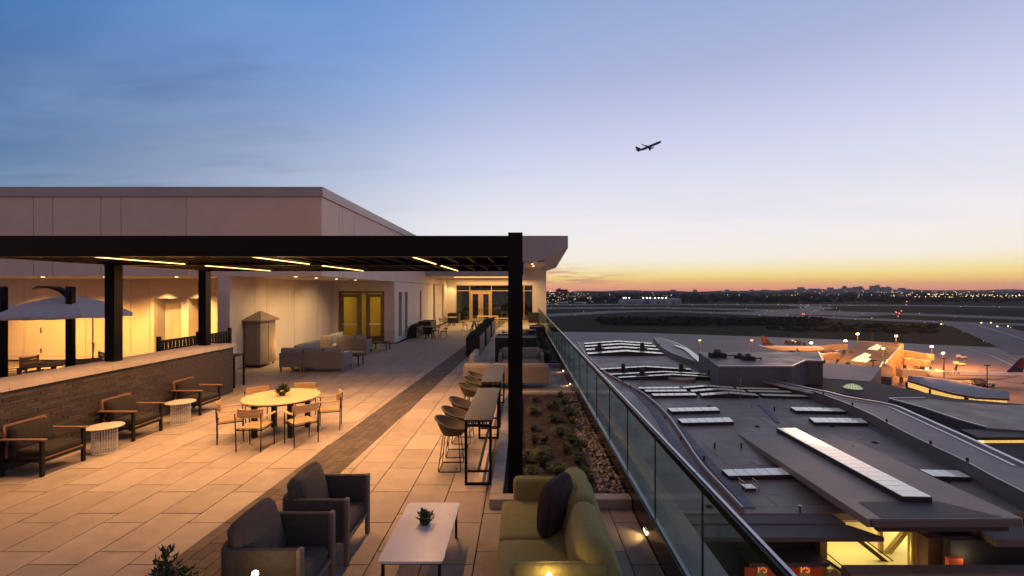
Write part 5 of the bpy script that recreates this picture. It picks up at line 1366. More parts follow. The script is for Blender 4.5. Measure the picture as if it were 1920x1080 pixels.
# ------------------------------------------------------------------ airport terminal below the hotel
M_roof = mat('roof_membrane', (.30,.215,.155), (.235,.17,.127), spec=.35, rough=.5, scale=.09, det=8, dirt=(.25,.45,(.11,.09,.082)), rvar=.1)
M_roofd = mat('dark_roof_membrane', (.085,.07,.066), (.065,.055,.052), spec=.12, rough=.7, scale=.1, det=7)
M_par = mat('slate_parapet', (.16,.135,.12), (.13,.11,.10), spec=.15, rough=.65, scale=.2)
M_rib = mat('weathered_roof_band', (.36,.255,.215), (.29,.2,.175), spec=.3, rough=.5, scale=.3, det=6)
M_rim = mat('bright_metal_rim', (.62,.56,.54), rough=.3, metal=.7)
M_block = mat('pale_roof_paver', (.22,.20,.22), (.18,.165,.18), rough=.8, rand=.12, scale=.5)
M_sky = mat('skylight_glass', (.72,.71,.66), (.64,.63,.58), rough=.2, scale=.5, spec=.8, coat=.6, rand=.08, emis=(1,.93,.8), estr=.10)  # faint glow put into the glass so the panes look brighter
M_face = mat('brown_fascia', (.085,.068,.064), rough=.6)
M_dk = mat('dark_wall', (.03,.024,.024), rough=.8)
tm = thing('airport_terminal', 'huge low terminal with curved grey roofs and rows of skylights below the railing', 'building', (20, 60, ZR))
OT = Vector((20, 60, ZR))
def TB(name, mb, m, kind=None, sm=False, par=None):
    mb.v = [v-OT for v in mb.v]; return mb.build(name, m, par or tm, smooth=sm, kind=kind)
def rp(name, pts, z, th, m, ext=(), zs=None, par=None):
    q = [F(x, y, z) for x, y in pts]; q = [(v.x, v.y) for v in q]+list(ext)
    return TB(name, MB().prism(q, z-th, z), m, par=par)
Lr = [(1082,642),(1096,664),(1125,692.6),(1154,712),(1202,738),(1245,775),(1275,815),(1315,875),(1360,925),(1392,960)]
Jr = [(1224,640),(1245,664),(1300,688),(1367,706),(1435,721),(1485,736),(1540,757),(1587,776),(1630,797),(1690,832),(1750,864),(1800,890),(1860,925),(1925,962)]
pts = [(1040,652)]+[(1082,641),(1150,639.5),(1224,640)]+Jr[1:]
rp('roof_deck', pts, ZR, .6, M_roof, ext=((45.9,47.0),(3,47.0)))
seam = MB()
rs = random.Random(8)
def on_roof(x, y):                              # inside the main roof outline
    j = min(range(len(Jr)), key=lambda i: abs(F(Jr[i][0], Jr[i][1], ZR).y-y)); xr = F(Jr[j][0], Jr[j][1], ZR).x
    k = min(range(len(Lr)), key=lambda i: abs(F(Lr[i][0], Lr[i][1], ZR).y-y)); xl_ = F(Lr[k][0], Lr[k][1], ZR).x
    return xl_+1.5 < x < xr-3
y = 48.5
while y < 200:
    x = 10
    while x < 70:
        if on_roof(x, y) and on_roof(x+7.5, y): seam.box(x, x+7.6, y-.05, y+.05, ZR+.002, ZR+.018)
        x += 7.7
    y += 2.9 if y < 110 else 5.5
x = 12
while x < 68:
    y = 48.5
    while y < 130:
        if on_roof(x, y) and on_roof(x, y+2.8): seam.box(x-.04, x+.04, y, y+2.8, ZR+.019, ZR+.03)
        y += 2.9
    x += 7.7
TB('membrane_seams', seam, mat('seam_strip', (.46,.36,.28), rough=.6, spec=.2), kind='stuff')
pt_ = MB()
for _ in range(46):
    x, y = rs.uniform(12,60), rs.uniform(48,120); w_, l_ = rs.uniform(.3,1.4), rs.uniform(.3,1.8)
    if on_roof(x, y) and on_roof(x+w_, y+l_): pt_.box(x, x+w_, y, y+l_, ZR+.031, ZR+.04)
TB('membrane_patches', pt_, mat('membrane_patch', (.16,.12,.10), (.42,.31,.24), rough=.5, scale=.4), kind='stuff')
for px, py in ((1330,762),(1420,800),(1452,770),(1390,840),(1340,840),(1560,800),(1640,830),(1470,750),(1440,712),(1300,718),(1230,700),(1320,865),(1500,960),(1330,950),(1600,845),(1780,905)):
    p_ = F(px, py, ZR); k_ = rs.random()
    if k_ < .5: mb_ = MB(); mb_.m = Matrix.Translation(p_); mb_.lathe([(.12,0),(.12,.55),(.2,.57),(.2,.68),(.05,.72)], 12); TB('roof_vent', mb_, M_steel if k_ < .25 else M_dk, sm=True)
    else: mb_ = MB(); mb_.m = Matrix.Translation(p_); mb_.box(-.35,.35,-.35,.35,0,.06).box(-.2,.2,-.2,.2,.061,.16); TB('roof_drain', mb_, M_dk)
def smoothc(P_, n=6):
    out = []
    for i in range(len(P_)-1):
        p0, p1, p2, p3 = P_[max(i-1,0)], P_[i], P_[i+1], P_[min(i+2,len(P_)-1)]
        for k in range(n): t_ = k/n; out.append(.5*((2*p1)+(p2-p0)*t_+(2*p0-5*p1+4*p2-p3)*t_*t_+(3*p1-p0-3*p2+p3)*t_**3))
    return out+[P_[-1]]
rc = smoothc([F(x, y, ZR) for x, y in Lr])
def curb(name, c, w, z0, z1, m, off=0):
    mb = MB(); vs = []; n = len(c)
    for i, p in enumerate(c):
        d = (c[min(i+1,n-1)]-c[max(i-1,0)]).normalized(); nn = Vector((-d.y, d.x, 0)); q = p+nn*off
        for s2_, z in ((-w/2,z0),(w/2,z0),(w/2,z1),(-w/2,z1)): vs.append((q.x+nn.x*s2_, q.y+nn.y*s2_, z))
    mb.add(vs, [(i*4+k, i*4+(k+1)%4, (i+1)*4+(k+1)%4, (i+1)*4+k) for i in range(n-1) for k in range(4)]+[(0,3,2,1),(n*4-4,n*4-3,n*4-2,n*4-1)])
    return TB(name, mb, m)
curb('roof_ridge', rc, .45, ZR+.002, ZR+.5, M_rib); curb('roof_ridge', rc, .12, ZR+.502, ZR+.58, M_rim)
def blocks(c, off, ln, w):
    acc = 0; c = smoothc(c); i0 = 0; pos_ = [c[0]]
    for i in range(1, len(c)):
        acc += (c[i]-c[i-1]).length
        if acc > ln: pos_.append(c[i]); acc = 0
    for a, b2 in zip(pos_, pos_[1:]):
        d = (b2-a); L_ = d.length-.08; d.normalize(); m = (a+b2)/2
        mb = MB(); mb.m = Matrix.Translation(m) @ Matrix.Rotation(math.atan2(d.y,d.x),4,'Z'); mb.box(-L_/2, L_/2, -w/2, w/2, .01, .12); TB('roof_paver', mb, M_block)
blocks([F(x, y, ZR) for x, y in ((1277,803),(1310,845),(1340,880),(1375,918),(1412,958))], 0, 2.2, 1.15)
blocks([F(x, y, ZR) for x, y in ((1182,727),(1220,765),(1260,825),(1300,880),(1345,940),(1360,958))], 0, 2.2, 1.15)
blocks([F(x, y, ZR) for x, y in ((1600,782),(1665,818),(1740,856),(1800,888),(1870,928),(1905,948))], 0, 4.5, .8)
blocks([F(x, y, ZR) for x, y in ((1425,760),(1445,778),(1463,799))], 0, 3.5, .9)
# dark curved parapet, weathered band and bright rim on the right of the main roof
jc = smoothc([F(x, y, ZR) for x, y in Jr]); ZB = ZR+1.75
mb = MB(); n = len(jc); mb.add([(p.x, p.y, ZR+.001) for p in jc]+[(p.x+.5, p.y+.2, ZB) for p in jc], [(i, i+1, n+i+1, n+i) for i in range(n-1)]); TB('curved_parapet', mb, M_par)
Fr = [(1237,634.5),(1262,642),(1289,655),(1315,675),(1344,689),(1374,699),(1440,713),(1510,728.5),(1552,737),(1590,746.5),(1670,761),(1715,779),(1765,801.5),(1815,824),(1870,850),(1925,876)]
fc = smoothc([F(x, y, ZB) for x, y in Fr]); nf = len(fc)
fr_ = [fc[min(nf-1, round(i*(nf-1)/(n-1)))] for i in range(n)]
mb = MB(); mb.add([(p.x+.5, p.y+.2, ZB+.001) for p in jc]+[(p.x, p.y, ZB+.001) for p in fr_], [(i, i+1, n+i+1, n+i) for i in range(n-1)]); TB('roof_band', mb, M_rib)
curb('band_rim', fc, .5, ZB+.01, ZB+.35, M_rim); curb('band_rim', fc, .4, ZB-.5, ZB+.1, M_rim, -1.2); curb('band_edge', [Vector((p.x+.5,p.y+.2,0)) for p in jc], .12, ZB+.01, ZB+.12, M_rim)
cr = smoothc([F(x, y, ZB+.4) for x, y in ((1267,648),(1289,656.5),(1315,678),(1344,690),(1374,701))]); curb('bright_crescent', cr, 1.9, ZB+.2, ZB+.5, M_rim)  # raised crescent strip in the pale rim metal
for i in range(5, len(fc)-6, 9):
    p = fc[i]; q = jc[min(n-1, round(i*(n-1)/(nf-1)))]; m_ = Vector((q.x+.6, q.y+.3, ZB)); TB('roof_anchor', MB().tube([m_, m_+Vector((0,0,.55))], .14, 8), M_dk)
for px, py in ((1167,716),(1182,726),(1200,739),(1224,759),(1247,786),(1277,824)): p = F(px, py, ZR+.5); TB('roof_anchor', MB().tube([p, p+Vector((0,0,.5))], .13, 8), M_dk)
# skylights
def sky_l(c4, n, h=.55, label=None, bend=0):
    fl, frr, nr, nl = [F(x, y, ZR+h) for x, y in c4]
    s_ = bpy.data.objects.new('skylight', None); COL.objects.link(s_); s_.parent = tm; cc_ = (fl+frr+nr+nl)/4; cc_.z = ZR; s_.location = cc_-OT
    def bz(t_): return bend*(1-abs(2*t_-1))
    def at(t_, u): a = fl.lerp(frr, t_); b2 = nl.lerp(nr, t_); q = a.lerp(b2, u)-cc_; q.z += bz(t_); return q
    bx_ = MB(); k = 2 if bend else 1; vs = []
    for i in range(k+1):
        for u in (0, 1): q = at(i/k, u); vs += [(q.x, q.y, 0), (q.x, q.y, q.z-.03)]
    fs = [(0,1,3,2), (k*4, k*4+2, k*4+3, k*4+1)]
    for i in range(k): a = i*4; fs += [(a,a+4,a+5,a+1),(a+2,a+3,a+7,a+6),(a+1,a+5,a+7,a+3)]
    bx_.add(vs, fs); bx_.build('skylight_kerb', M_dk, s_, smooth=False)
    for i in range(n):
        a, b2 = (i+.03)/n, (i+.97)/n; q = [at(a,.03), at(b2,.03), at(b2,.97), at(a,.97)]
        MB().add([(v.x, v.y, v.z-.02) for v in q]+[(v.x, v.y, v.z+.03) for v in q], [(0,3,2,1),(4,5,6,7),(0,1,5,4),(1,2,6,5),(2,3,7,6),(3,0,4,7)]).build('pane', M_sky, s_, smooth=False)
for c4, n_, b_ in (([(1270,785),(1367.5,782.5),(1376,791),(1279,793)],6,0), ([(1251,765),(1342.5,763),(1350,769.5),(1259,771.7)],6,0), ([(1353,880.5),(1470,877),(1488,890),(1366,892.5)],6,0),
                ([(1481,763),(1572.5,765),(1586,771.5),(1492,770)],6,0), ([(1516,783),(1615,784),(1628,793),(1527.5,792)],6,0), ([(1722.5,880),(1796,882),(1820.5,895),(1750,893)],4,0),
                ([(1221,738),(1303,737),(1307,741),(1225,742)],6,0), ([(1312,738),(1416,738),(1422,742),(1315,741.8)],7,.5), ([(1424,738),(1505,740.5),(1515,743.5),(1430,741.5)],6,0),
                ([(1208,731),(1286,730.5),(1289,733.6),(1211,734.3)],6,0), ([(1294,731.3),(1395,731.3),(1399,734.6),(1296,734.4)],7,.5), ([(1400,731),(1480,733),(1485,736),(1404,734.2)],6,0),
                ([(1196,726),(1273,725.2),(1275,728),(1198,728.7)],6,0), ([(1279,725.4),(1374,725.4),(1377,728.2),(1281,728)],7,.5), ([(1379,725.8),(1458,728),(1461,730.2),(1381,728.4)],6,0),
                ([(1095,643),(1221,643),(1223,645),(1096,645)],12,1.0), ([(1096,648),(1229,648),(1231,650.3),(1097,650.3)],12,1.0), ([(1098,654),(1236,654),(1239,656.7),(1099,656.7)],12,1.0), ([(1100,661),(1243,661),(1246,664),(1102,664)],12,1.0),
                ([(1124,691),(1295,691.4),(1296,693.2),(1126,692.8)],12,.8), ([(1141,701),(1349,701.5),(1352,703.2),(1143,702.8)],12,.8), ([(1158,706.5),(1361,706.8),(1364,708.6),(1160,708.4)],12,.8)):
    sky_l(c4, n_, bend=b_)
for px, yb, w, h in ((1124,661,8,19),(1204,661,8,19),(1168.5,698,7.5,16),(1277,698,7.5,16),(1204,711,10,19),(1332,711,10,19)):
    p = F(px, yb, ZR); s_ = p.y/FL; rr = w*s_/2; hh = h*s_*.97; mb = MB(); mb.m = Matrix.Translation(p)
    mb.lathe([(rr*.8,0),(rr,.1),(rr,hh*.8),(rr*.9,hh*.82),(rr*.9,hh)], 16); TB('vent_stack', mb, M_dk, sm=True)
    TB('vent_duct', MB().box(p.x-rr*2.2, p.x-rr*1.02, p.y-rr*.5, p.y+rr*.5, ZR+.01, ZR+hh*.45).box(p.x+rr*1.02, p.x+rr*2.2, p.y-rr*.5, p.y+rr*.5, ZR+.01, ZR+hh*.45), M_par)
p = F(1277,712,ZR); mb = MB(); mb.m = Matrix.Translation(p); mb.lathe([(3.6,.0),(3.6,.7),(3.4,.75)], 32); TB('round_roof_disc', mb, M_rib, sm=True)
for px, yb, hpx in ((1388,751,44),(1409,764,4)): p = F(px, yb, ZR); TB('antenna', MB().tube([p, p+Vector((0,0,hpx*p.y/FL))], .06, 6), M_steel)
M_canopy = mat('canopy_membrane', (.33,.245,.185), (.27,.20,.155), spec=.3, rough=.52, scale=.12, det=8, dirt=(.3,.4,(.16,.13,.115)))
# sloping canopy slab with the long skylight
y0c, y1c, z0c, z1c = 73.5, 41.1, ZR+.05, ZR+2.55
def cz_(Y): return z0c+(z1c-z0c)*(y0c-Y)/(y0c-y1c)
def RP(px, py, off=0):
    k = (py-CY)/FL; sl_ = (z1c-z0c)/(y0c-y1c); Y = (H-z0c-off-sl_*y0c)/(k-sl_); return Vector(((px-CX)*Y/FL, Y, cz_(Y)+off))
q = [RP(1379,810), RP(1602,826), RP(1918,972), RP(1626,973)]
mb = MB(); n4 = 4; mb.add([tuple(v-Vector((0,0,.75))) for v in q]+[tuple(v) for v in q], [(0,1,2,3),(7,6,5,4),(0,4,5,1),(1,5,6,2),(2,6,7,3),(3,7,4,0)]); TB('canopy_slab', mb, M_canopy)
a, b2 = q[3], q[2]; TB('canopy_fascia', MB().bar(a+Vector((.3,-.12,-.35)), b2+Vector((-.3,-.12,-.35)), .2, .62), M_face); TB('canopy_fascia', MB().bar(a+Vector((1.2,.5,-1.05)), b2+Vector((-1.0,.5,-1.05)), .5, .5), M_dk)
TB('canopy_patch', MB().poly([RP(1609,941,.03), RP(1652,970,.03), RP(1880,969,.03), RP(1760,940,.03), RP(1700,940,.03)]), M_par)
so_ = MB(); a0, a1, b0, b1 = RP(1456,802.5,.6), RP(1492,802.5,.6), RP(1692,931,.6), RP(1748,932,.6)
s_ = bpy.data.objects.new('long_skylight', None); COL.objects.link(s_); s_.parent = tm; s_.location = a0-OT
def lp(t_, u): return (a0.lerp(b0, t_)).lerp(a1.lerp(b1, t_), u)-a0
c8 = [lp(0,0), lp(0,1), lp(1,1), lp(1,0)]
MB().add([tuple(v-Vector((0,0,.6))) for v in c8]+[tuple(v-Vector((0,0,.03))) for v in c8], [(0,3,2,1),(4,5,6,7),(0,1,5,4),(1,2,6,5),(2,3,7,6),(3,0,4,7)]).build('skylight_kerb', M_dk, s_, smooth=False)
N_ = 20
for i in range(N_):
    t0, t1 = (i+.03)/N_, (i+.97)/N_; v4 = [lp(t0,.02), lp(t0,.98), lp(t1,.98), lp(t1,.02)]
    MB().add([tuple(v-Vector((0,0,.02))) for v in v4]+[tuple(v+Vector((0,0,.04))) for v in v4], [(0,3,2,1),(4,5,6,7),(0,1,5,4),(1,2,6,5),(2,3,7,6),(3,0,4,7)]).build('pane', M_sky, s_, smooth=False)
# lower eave of the main roof
ex = 33.6
TB('eave_slab', MB().box(3, 32.2, 45.1, 46.95, ZR-.45, ZR-.06), M_par); TB('eave_slab', MB().prism([(3,42.85),(34.1,42.85),(32.4,45.0),(3,45.0)], ZR-.5, ZR-.16), M_par)
TB('eave_fascia', MB().box(3, 34.1, 42.7, 42.84, ZR-.56, ZR-.14), M_face)
hatch = thing('roof_hatch', 'small roof hatch with metal guard rails on the dark roof by the curved ridge', 'hatch', F(1404,918,ZR))
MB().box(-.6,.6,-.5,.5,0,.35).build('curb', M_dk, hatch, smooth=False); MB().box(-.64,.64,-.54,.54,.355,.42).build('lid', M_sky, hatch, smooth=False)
for x in (-.8,.8): MB().tube([(x,-.7,0),(x,-.7,1.05),(x,.7,1.05),(x,.7,0)], .03, 6).tube([(x,-.7,.55),(x,.7,.55)], .025, 6).build('guard_rail', M_steel, hatch)

# lit arrivals level under the eaves
M_yel = mat('cream_wall', (.62,.54,.30), (.56,.48,.26), rough=.7, scale=.3); M_brass = mat('brass_column', (.45,.32,.12), rough=.35, metal=.6)
M_or = mat('orange_panel', (.50,.07,.02), rough=.6, emis=(1,.10,.015), estr=.05)
lv = thing('arrivals_hall', 'lit yellow hall with columns and escalators under the terminal eave', 'building', (40, 46, -32)); OL = Vector((40,46,-32))
def LB(name, x0, x1, y0, y1, z0, z1, m): return MB().box(x0-40, x1-40, y0-46, y1-46, z0+32, z1+32).build(name, m, lv, smooth=False)
YL = 47.5
xl = lambda px, Y=YL: (px-CX)*Y/FL
zl = lambda py, Y=YL: H-(py-CY)*Y/FL
LB('dark_wall', 3, xl(1532,46.5), 46.5, 46.8, -34, ZR-.65, M_dk)
LB('brass_pier', xl(1533,46), xl(1546,46), 45.6, 46.9, -34, ZR-.65, M_brass)
LB('cream_floor', xl(1546), xl(1720,54), 47, 60, zl(1062)-.3, zl(1062), M_yel); LB('cream_wall', xl(1546), xl(1720,54), 58, 58.2, -34, ZR-.7, M_yel)
LB('hall_ceiling', xl(1546), xl(1720,54), 47, 58, ZR-.9, ZR-.66, M_yel)
LB('dark_core', xl(1743,46), 64, 46, 47, -34, ZR-.9, M_dk); LB('brick_core', xl(1740,44.5), xl(1775,44.5), 44.5, 45.9, -34, zl(1009,44.5), mat('brown_brick_core', (.10,.045,.035), rough=.8, scale=3))
LB('brick_core', xl(1775,44), 64, 43.6, 44.4, -34, zl(1009,44), M_dk)
for px, w in ((1708,.28),(1726,.62)): MB().lathe([(w,0),(w,14)], 20, (xl(px,46)-40, 0, -2)).build('column', M_brass, lv)
def seg(p0, p1, Y, w, m, name='escalator_rail', par=None): a = P(*p0, Y)-OL; b2 = P(*p1, Y)-OL; return MB().bar(a, b2, w, w).build(name, m, lv, smooth=False)
seg((1706,985),(1656,1047),50,.45,M_brass,'brace'); seg((1650,990),(1652,1040),50,.35,M_brass,'brace')
seg((1600,1005),(1672,1062),48.5,.4,M_dk); seg((1612,1005),(1688,1062),48.5,.12,M_dk); seg((1545,1033),(1580,1062),47.2,.1,M_dk); seg((1545,1048),(1600,1085),47.0,.3,M_dk); seg((1545,1052),(1595,1088),46.8,.12,M_yel)
LB('brown_parapet', xl(1577,41.5), 66, 40.2, 41.5, -34, zl(1059,41.5), mat('brown_parapet_top', (.16,.115,.085), (.13,.09,.07), rough=.6, scale=.6))
LB('lower_eave', xl(1850,43.5), 68, 42.6, 45, zl(1010,43.5)-.3, zl(1002,43.5), M_par)
LB('orange_niche', xl(1773,43.5), xl(1800,43.5), 43.2, 43.55, -34, zl(1044,43.5), M_or)
# parking booths marked P5
LB('booth_canopy', xl(1395,45), xl(1541,45), 43.9, 46.3, zl(1060,44)-.1, zl(1060,44)+.28, M_face)
LB('orange_panel', xl(1395,45.2), xl(1540,45.2), 45.0, 45.15, -34, zl(1062,45.2), M_or)
for px in (1419, 1499):
    x = xl(px,44.9); sgn_ = LB('sign_panel', x, x+1.05, 44.85, 44.93, -34, zl(1062,44.9), mat('sign_gold', (.26,.19,.06), rough=.5, emis=(1,.6,.15), estr=.06) if 'sign_gold' not in MATS else MATS['sign_gold'])
    text('sign_lettering', 'P5', 1.0, MATS.get('sign_red') or mat('sign_red', (1,.2,.05), emis=(1,.16,.04), estr=1.1), sgn_, (x+.03-40, 44.83-46, zl(1073.5,44.85)+32), (R(90),0,0))
light('AREA', (8-1.2, 6, 11.0), 1000, (1,.80,.36), 5, parent=lv, name='hall_light'); light('AREA', (xl(1590,50)-40, 4.0, 10.8), 620, (1,.78,.32), 6, parent=lv, name='hall_light')
light('POINT', (xl(1690,44)-40, -2.0, 7.5), 300, (1,.75,.3), .3, parent=lv, name='hall_light'); light('POINT', (xl(1450,43)-40, -2.6, 6.5), 14, (1,.5,.2), .3, parent=lv, name='booth_light')
light('POINT', (xl(1830,42.3)-40, -3.3, 9.7), 60, (1,.8,.4), .2, parent=lv, name='eave_light')

# ------------------------------------------------------------------ more terminal blocks
def block(name, label, cat, pts, z, z0, m, mtop=None):
    q = [F(x, y, z) for x, y in pts]; c = sum(q, Vector())/len(q); t = thing(name, label, cat, (c.x, c.y, z0))
    o = MB().prism([(v.x-c.x, v.y-c.y) for v in q], 0, z-z0).build('wall', m, t, smooth=False)
    if mtop: MB().prism([(v.x-c.x, v.y-c.y) for v in q], z-z0+.004, z-z0+.12).build('roof', mtop, t, smooth=False)
    return t, [v-c for v in q], c
def edge(t, a, b2, z, w, m, name='coping'): return MB().bar((a.x,a.y,z),(b2.x,b2.y,z), w, w).build(name, m, t, smooth=False)
M_conc = mat('grey_block_wall', (.15,.14,.145), (.12,.112,.12), spec=.2, rough=.8, scale=.3)
t, q, c = block('concourse_block', 'grey roofed block with an angled right side beyond the curved roofs', 'building', [(1347,688),(1485,688),(1510,677),(1543,677.5),(1535,661),(1310,661)], -15, -21, M_conc, M_roof)
for i in (0, 1, 2, 3): edge(t, q[i], q[i+1], 6.15, .35, M_rim)
for px, py, lb, s_ in ((1345,670,'grey rooftop air unit, left one on the concourse block',2.0),(1387,671,'pair of rooftop fans in the middle of the concourse block',1.2),(1403,675,'rounded rooftop fan, right one on the concourse block',1.5)):
    u = thing('roof_unit', lb, 'air unit', F(px, py, -14.86)); MB().box(-s_,s_,-s_*.6,s_*.6,.0,s_*.6).build('housing', M_dk, u, smooth=False); MB().lathe([(s_*.4,s_*.6),(s_*.5,s_*.8),(s_*.35,s_*1.1)], 14).build('fan', M_par, u); MB().tube([(s_,0,.4),(s_*2.4,.5,.4),(s_*2.4,.5,.05)], .2, 6).build('duct', M_par, u)
t, q, c = block('low_roof_wing', 'dark lower roof wing right of the curved roof band', 'building', [(1374,702),(1450,704),(1545,711),(1632,716),(1700,730),(1790,748),(1990,765),(1990,905),(1920,868),(1765,797),(1670,757),(1590,741),(1510,724),(1440,709)], -21.5, -34, M_roofd, M_roofd)
t, q, c = block('pale_slope_roof', 'pale sloping roof in front of the orange lit pier', 'building', [(1545,710),(1632,716),(1652,689),(1562,682),(1530,683)], -21.4, -34, M_conc, mat('pale_ribbed_roof', (.34,.26,.23), (.27,.21,.19), rough=.6, scale=.25, stretch=(3,.4,1)))
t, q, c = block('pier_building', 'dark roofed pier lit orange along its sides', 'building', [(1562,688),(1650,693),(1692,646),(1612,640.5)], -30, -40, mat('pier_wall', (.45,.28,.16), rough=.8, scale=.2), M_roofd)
for i in (0, 1, 2): edge(t, q[i], q[i+1], 10.2, .45, M_rim if i != 2 else M_rib)
for pts in ([(1596,676),(1624,680),(1634,673),(1609,668)], [(1608,669),(1626,672),(1634,665),(1618,663)], [(1626,655),(1645,657),(1650,653),(1632,651)], [(1633,651),(1648,653),(1653,649),(1640,647)]):
    v = [F(x, y, -29.8)-Vector((c.x, c.y, -40)) for x, y in pts]; m_ = sum(v, Vector())/4; m_.z += 1.6
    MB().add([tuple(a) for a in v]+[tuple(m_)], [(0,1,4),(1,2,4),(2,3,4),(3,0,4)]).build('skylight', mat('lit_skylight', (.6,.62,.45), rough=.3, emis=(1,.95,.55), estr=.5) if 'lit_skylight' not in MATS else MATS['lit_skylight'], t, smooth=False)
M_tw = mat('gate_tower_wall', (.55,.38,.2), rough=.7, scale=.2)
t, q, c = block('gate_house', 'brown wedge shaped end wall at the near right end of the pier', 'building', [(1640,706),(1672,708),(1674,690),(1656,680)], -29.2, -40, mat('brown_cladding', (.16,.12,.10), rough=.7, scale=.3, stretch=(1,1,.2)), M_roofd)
edge(t, q[0], q[3], 11, .5, M_rim)
def gate(px0, px1, pyt, pyb, label):
    Y = (H-ZA)*FL/(pyb-CY); w = (px1-px0)*Y/FL/2; h = (pyb-pyt)*Y/FL; t = thing('gate_tower', label, 'tower', (((px0+px1)/2-CX)*Y/FL, Y, ZA))
    MB().box(-w,w,0,w*2,0,h-.4).build('wall', M_tw, t, smooth=False); MB().box(-w-.2,w+.2,-.2,w*2+.2,h-.39,h).build('roof', M_dk, t, smooth=False); MB().box(-w*.5,w*.5,-.12,-.01,h*.2,h*.35).build('window', G_dark, t, smooth=False)
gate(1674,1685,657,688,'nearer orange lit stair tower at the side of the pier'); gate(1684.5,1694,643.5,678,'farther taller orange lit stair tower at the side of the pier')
M_jb = mat('jet_bridge_skin', (.55,.48,.38), (.48,.42,.33), rough=.5, scale=.3)
def bridge(px0, px1, pyt, Y, label, dY=0, m=None, w=3.2, h=3.6, ribs=True):
    z = H-(pyt-CY)*Y/FL; a = Vector(((px0-CX)*Y/FL, Y, z-h/2)); b2 = Vector(((px1-CX)*(Y+dY)/FL, Y+dY, z-h/2-.6)); t = thing('jet_bridge', label, 'jet bridge', (a.x, a.y, ZA)); o_ = Vector((a.x, a.y, ZA)); a -= o_; b2 -= o_; d = b2-a
    m = m or M_jb
    MB().bar(a, a+d*.52, w+.4, h).build('tunnel', m, t, smooth=False); MB().bar(a+d*.525, a+d*.88, w, h-.5).build('tunnel', m, t, smooth=False)
    if ribs:
        rb_ = MB(); n_ = int(d.length/1.1)
        for k in range(1, n_): p_ = a+d*(k/n_*.86); rb_.bar(p_-d.normalized()*.1, p_+d.normalized()*.1, w+.6 if k/n_ < .6 else w+.2, h+.16 if k/n_ < .6 else h-.3)
        rb_.build('ribs', m, t, smooth=False)
    c_ = a+d*.94; MB().lathe([(2.3,-h/2),(2.4,-h/2+.2),(2.4,h/2-.4),(2.1,h/2)], 14, tuple(c_)).build('cab', m, t)
    for k in (.05, .8): p_ = a+d*k; MB().box(p_.x-.5, p_.x+.5, p_.y-.5, p_.y+.5, 0, p_.z-h/2).build('support', M_conc, t, smooth=False)
bridge(1693,1745,657,283,'farther orange lit jet bridge right of the stair towers', -12); bridge(1694,1737,671,247,'corrugated jet bridge in the middle, right of the nearer stair tower', -4)
bridge(1686,1764,692,213,'long pale jet bridge leading to the white airliner at the gate', 0, mat('pale_bridge_skin', (.55,.5,.48), rough=.5)); bridge(1585,1524,645,312,'jet bridge on the left side of the pier', -6); bridge(1572,1538,661,266,'short orange lit jet bridge at the near left of the pier', 0)
# silver roofed pier with lit clerestory
sp_ = thing('silver_pier', 'curved silver roofed pier with a yellow lit window strip', 'building', (170, 142, -40)); OS = Vector((170,142,-40))
far_ = [F(x, y, -26.6) for x, y in ((1706,708),(1735,706.5),(1772,710),(1808,718),(1844,727),(1893,735))]; nea_ = [F(x, y, -27.6) for x, y in ((1701,712),(1726,719),(1750,727),(1785,736),(1830,744),(1893,747))]
mid_ = [(a+b2)/2+Vector((0,0,1.0)) for a, b2 in zip(far_, nea_)]; v = far_+mid_+nea_; n_ = 6
MB().add([tuple(p-OS) for p in v], [(r_*n_+i, r_*n_+i+1, (r_+1)*n_+i+1, (r_+1)*n_+i) for r_ in range(2) for i in range(n_-1)]).build('roof', mat('silver_roof', (.46,.43,.41), (.38,.36,.345), rough=.6, spec=.25, scale=.15), sp_)
M_clear = mat('clerestory_glow', (1,.7,.2), emis=(1,.62,.14), estr=.75)
for i in range(5):
    a, b2 = nea_[i]-OS, nea_[i+1]-OS; up = Vector((0,.6,0))
    MB().add([tuple(a+Vector((0,0,-.05))), tuple(b2+Vector((0,0,-.05))), tuple(b2+Vector((0,0,-.7))), tuple(a+Vector((0,0,-.7)))], [(3,2,1,0)]).build('eave', M_par, sp_, smooth=False)
    for k in range(5):
        p0, p1 = a.lerp(b2, (k+.04)/5)+up, a.lerp(b2, (k+.96)/5)+up
        MB().add([tuple(p0+Vector((0,0,-.8))), tuple(p1+Vector((0,0,-.8))), tuple(p1+Vector((0,0,-2.4))), tuple(p0+Vector((0,0,-2.4))),tuple(p0+Vector((0,.2,-.8))), tuple(p1+Vector((0,.2,-.8))), tuple(p1+Vector((0,.2,-2.4))), tuple(p0+Vector((0,.2,-2.4)))], [(3,2,1,0),(4,5,6,7),(0,1,5,4),(2,3,7,6)]).build('window', M_clear if (i*5+k) % 9 else M_dk, sp_, smooth=False)
    MB().add([tuple(a+up+Vector((0,.1,-2.4))), tuple(b2+up+Vector((0,.1,-2.4))), tuple(b2+up+Vector((0,.1,-13))), tuple(a+up+Vector((0,.1,-13)))], [(3,2,1,0)]).build('wall', M_conc, sp_, smooth=False)
light('AREA', (-10, -12, 10), 1200, (1,.7,.25), 12, aim=(0,0,-1), parent=sp_, name='clerestory_spill')
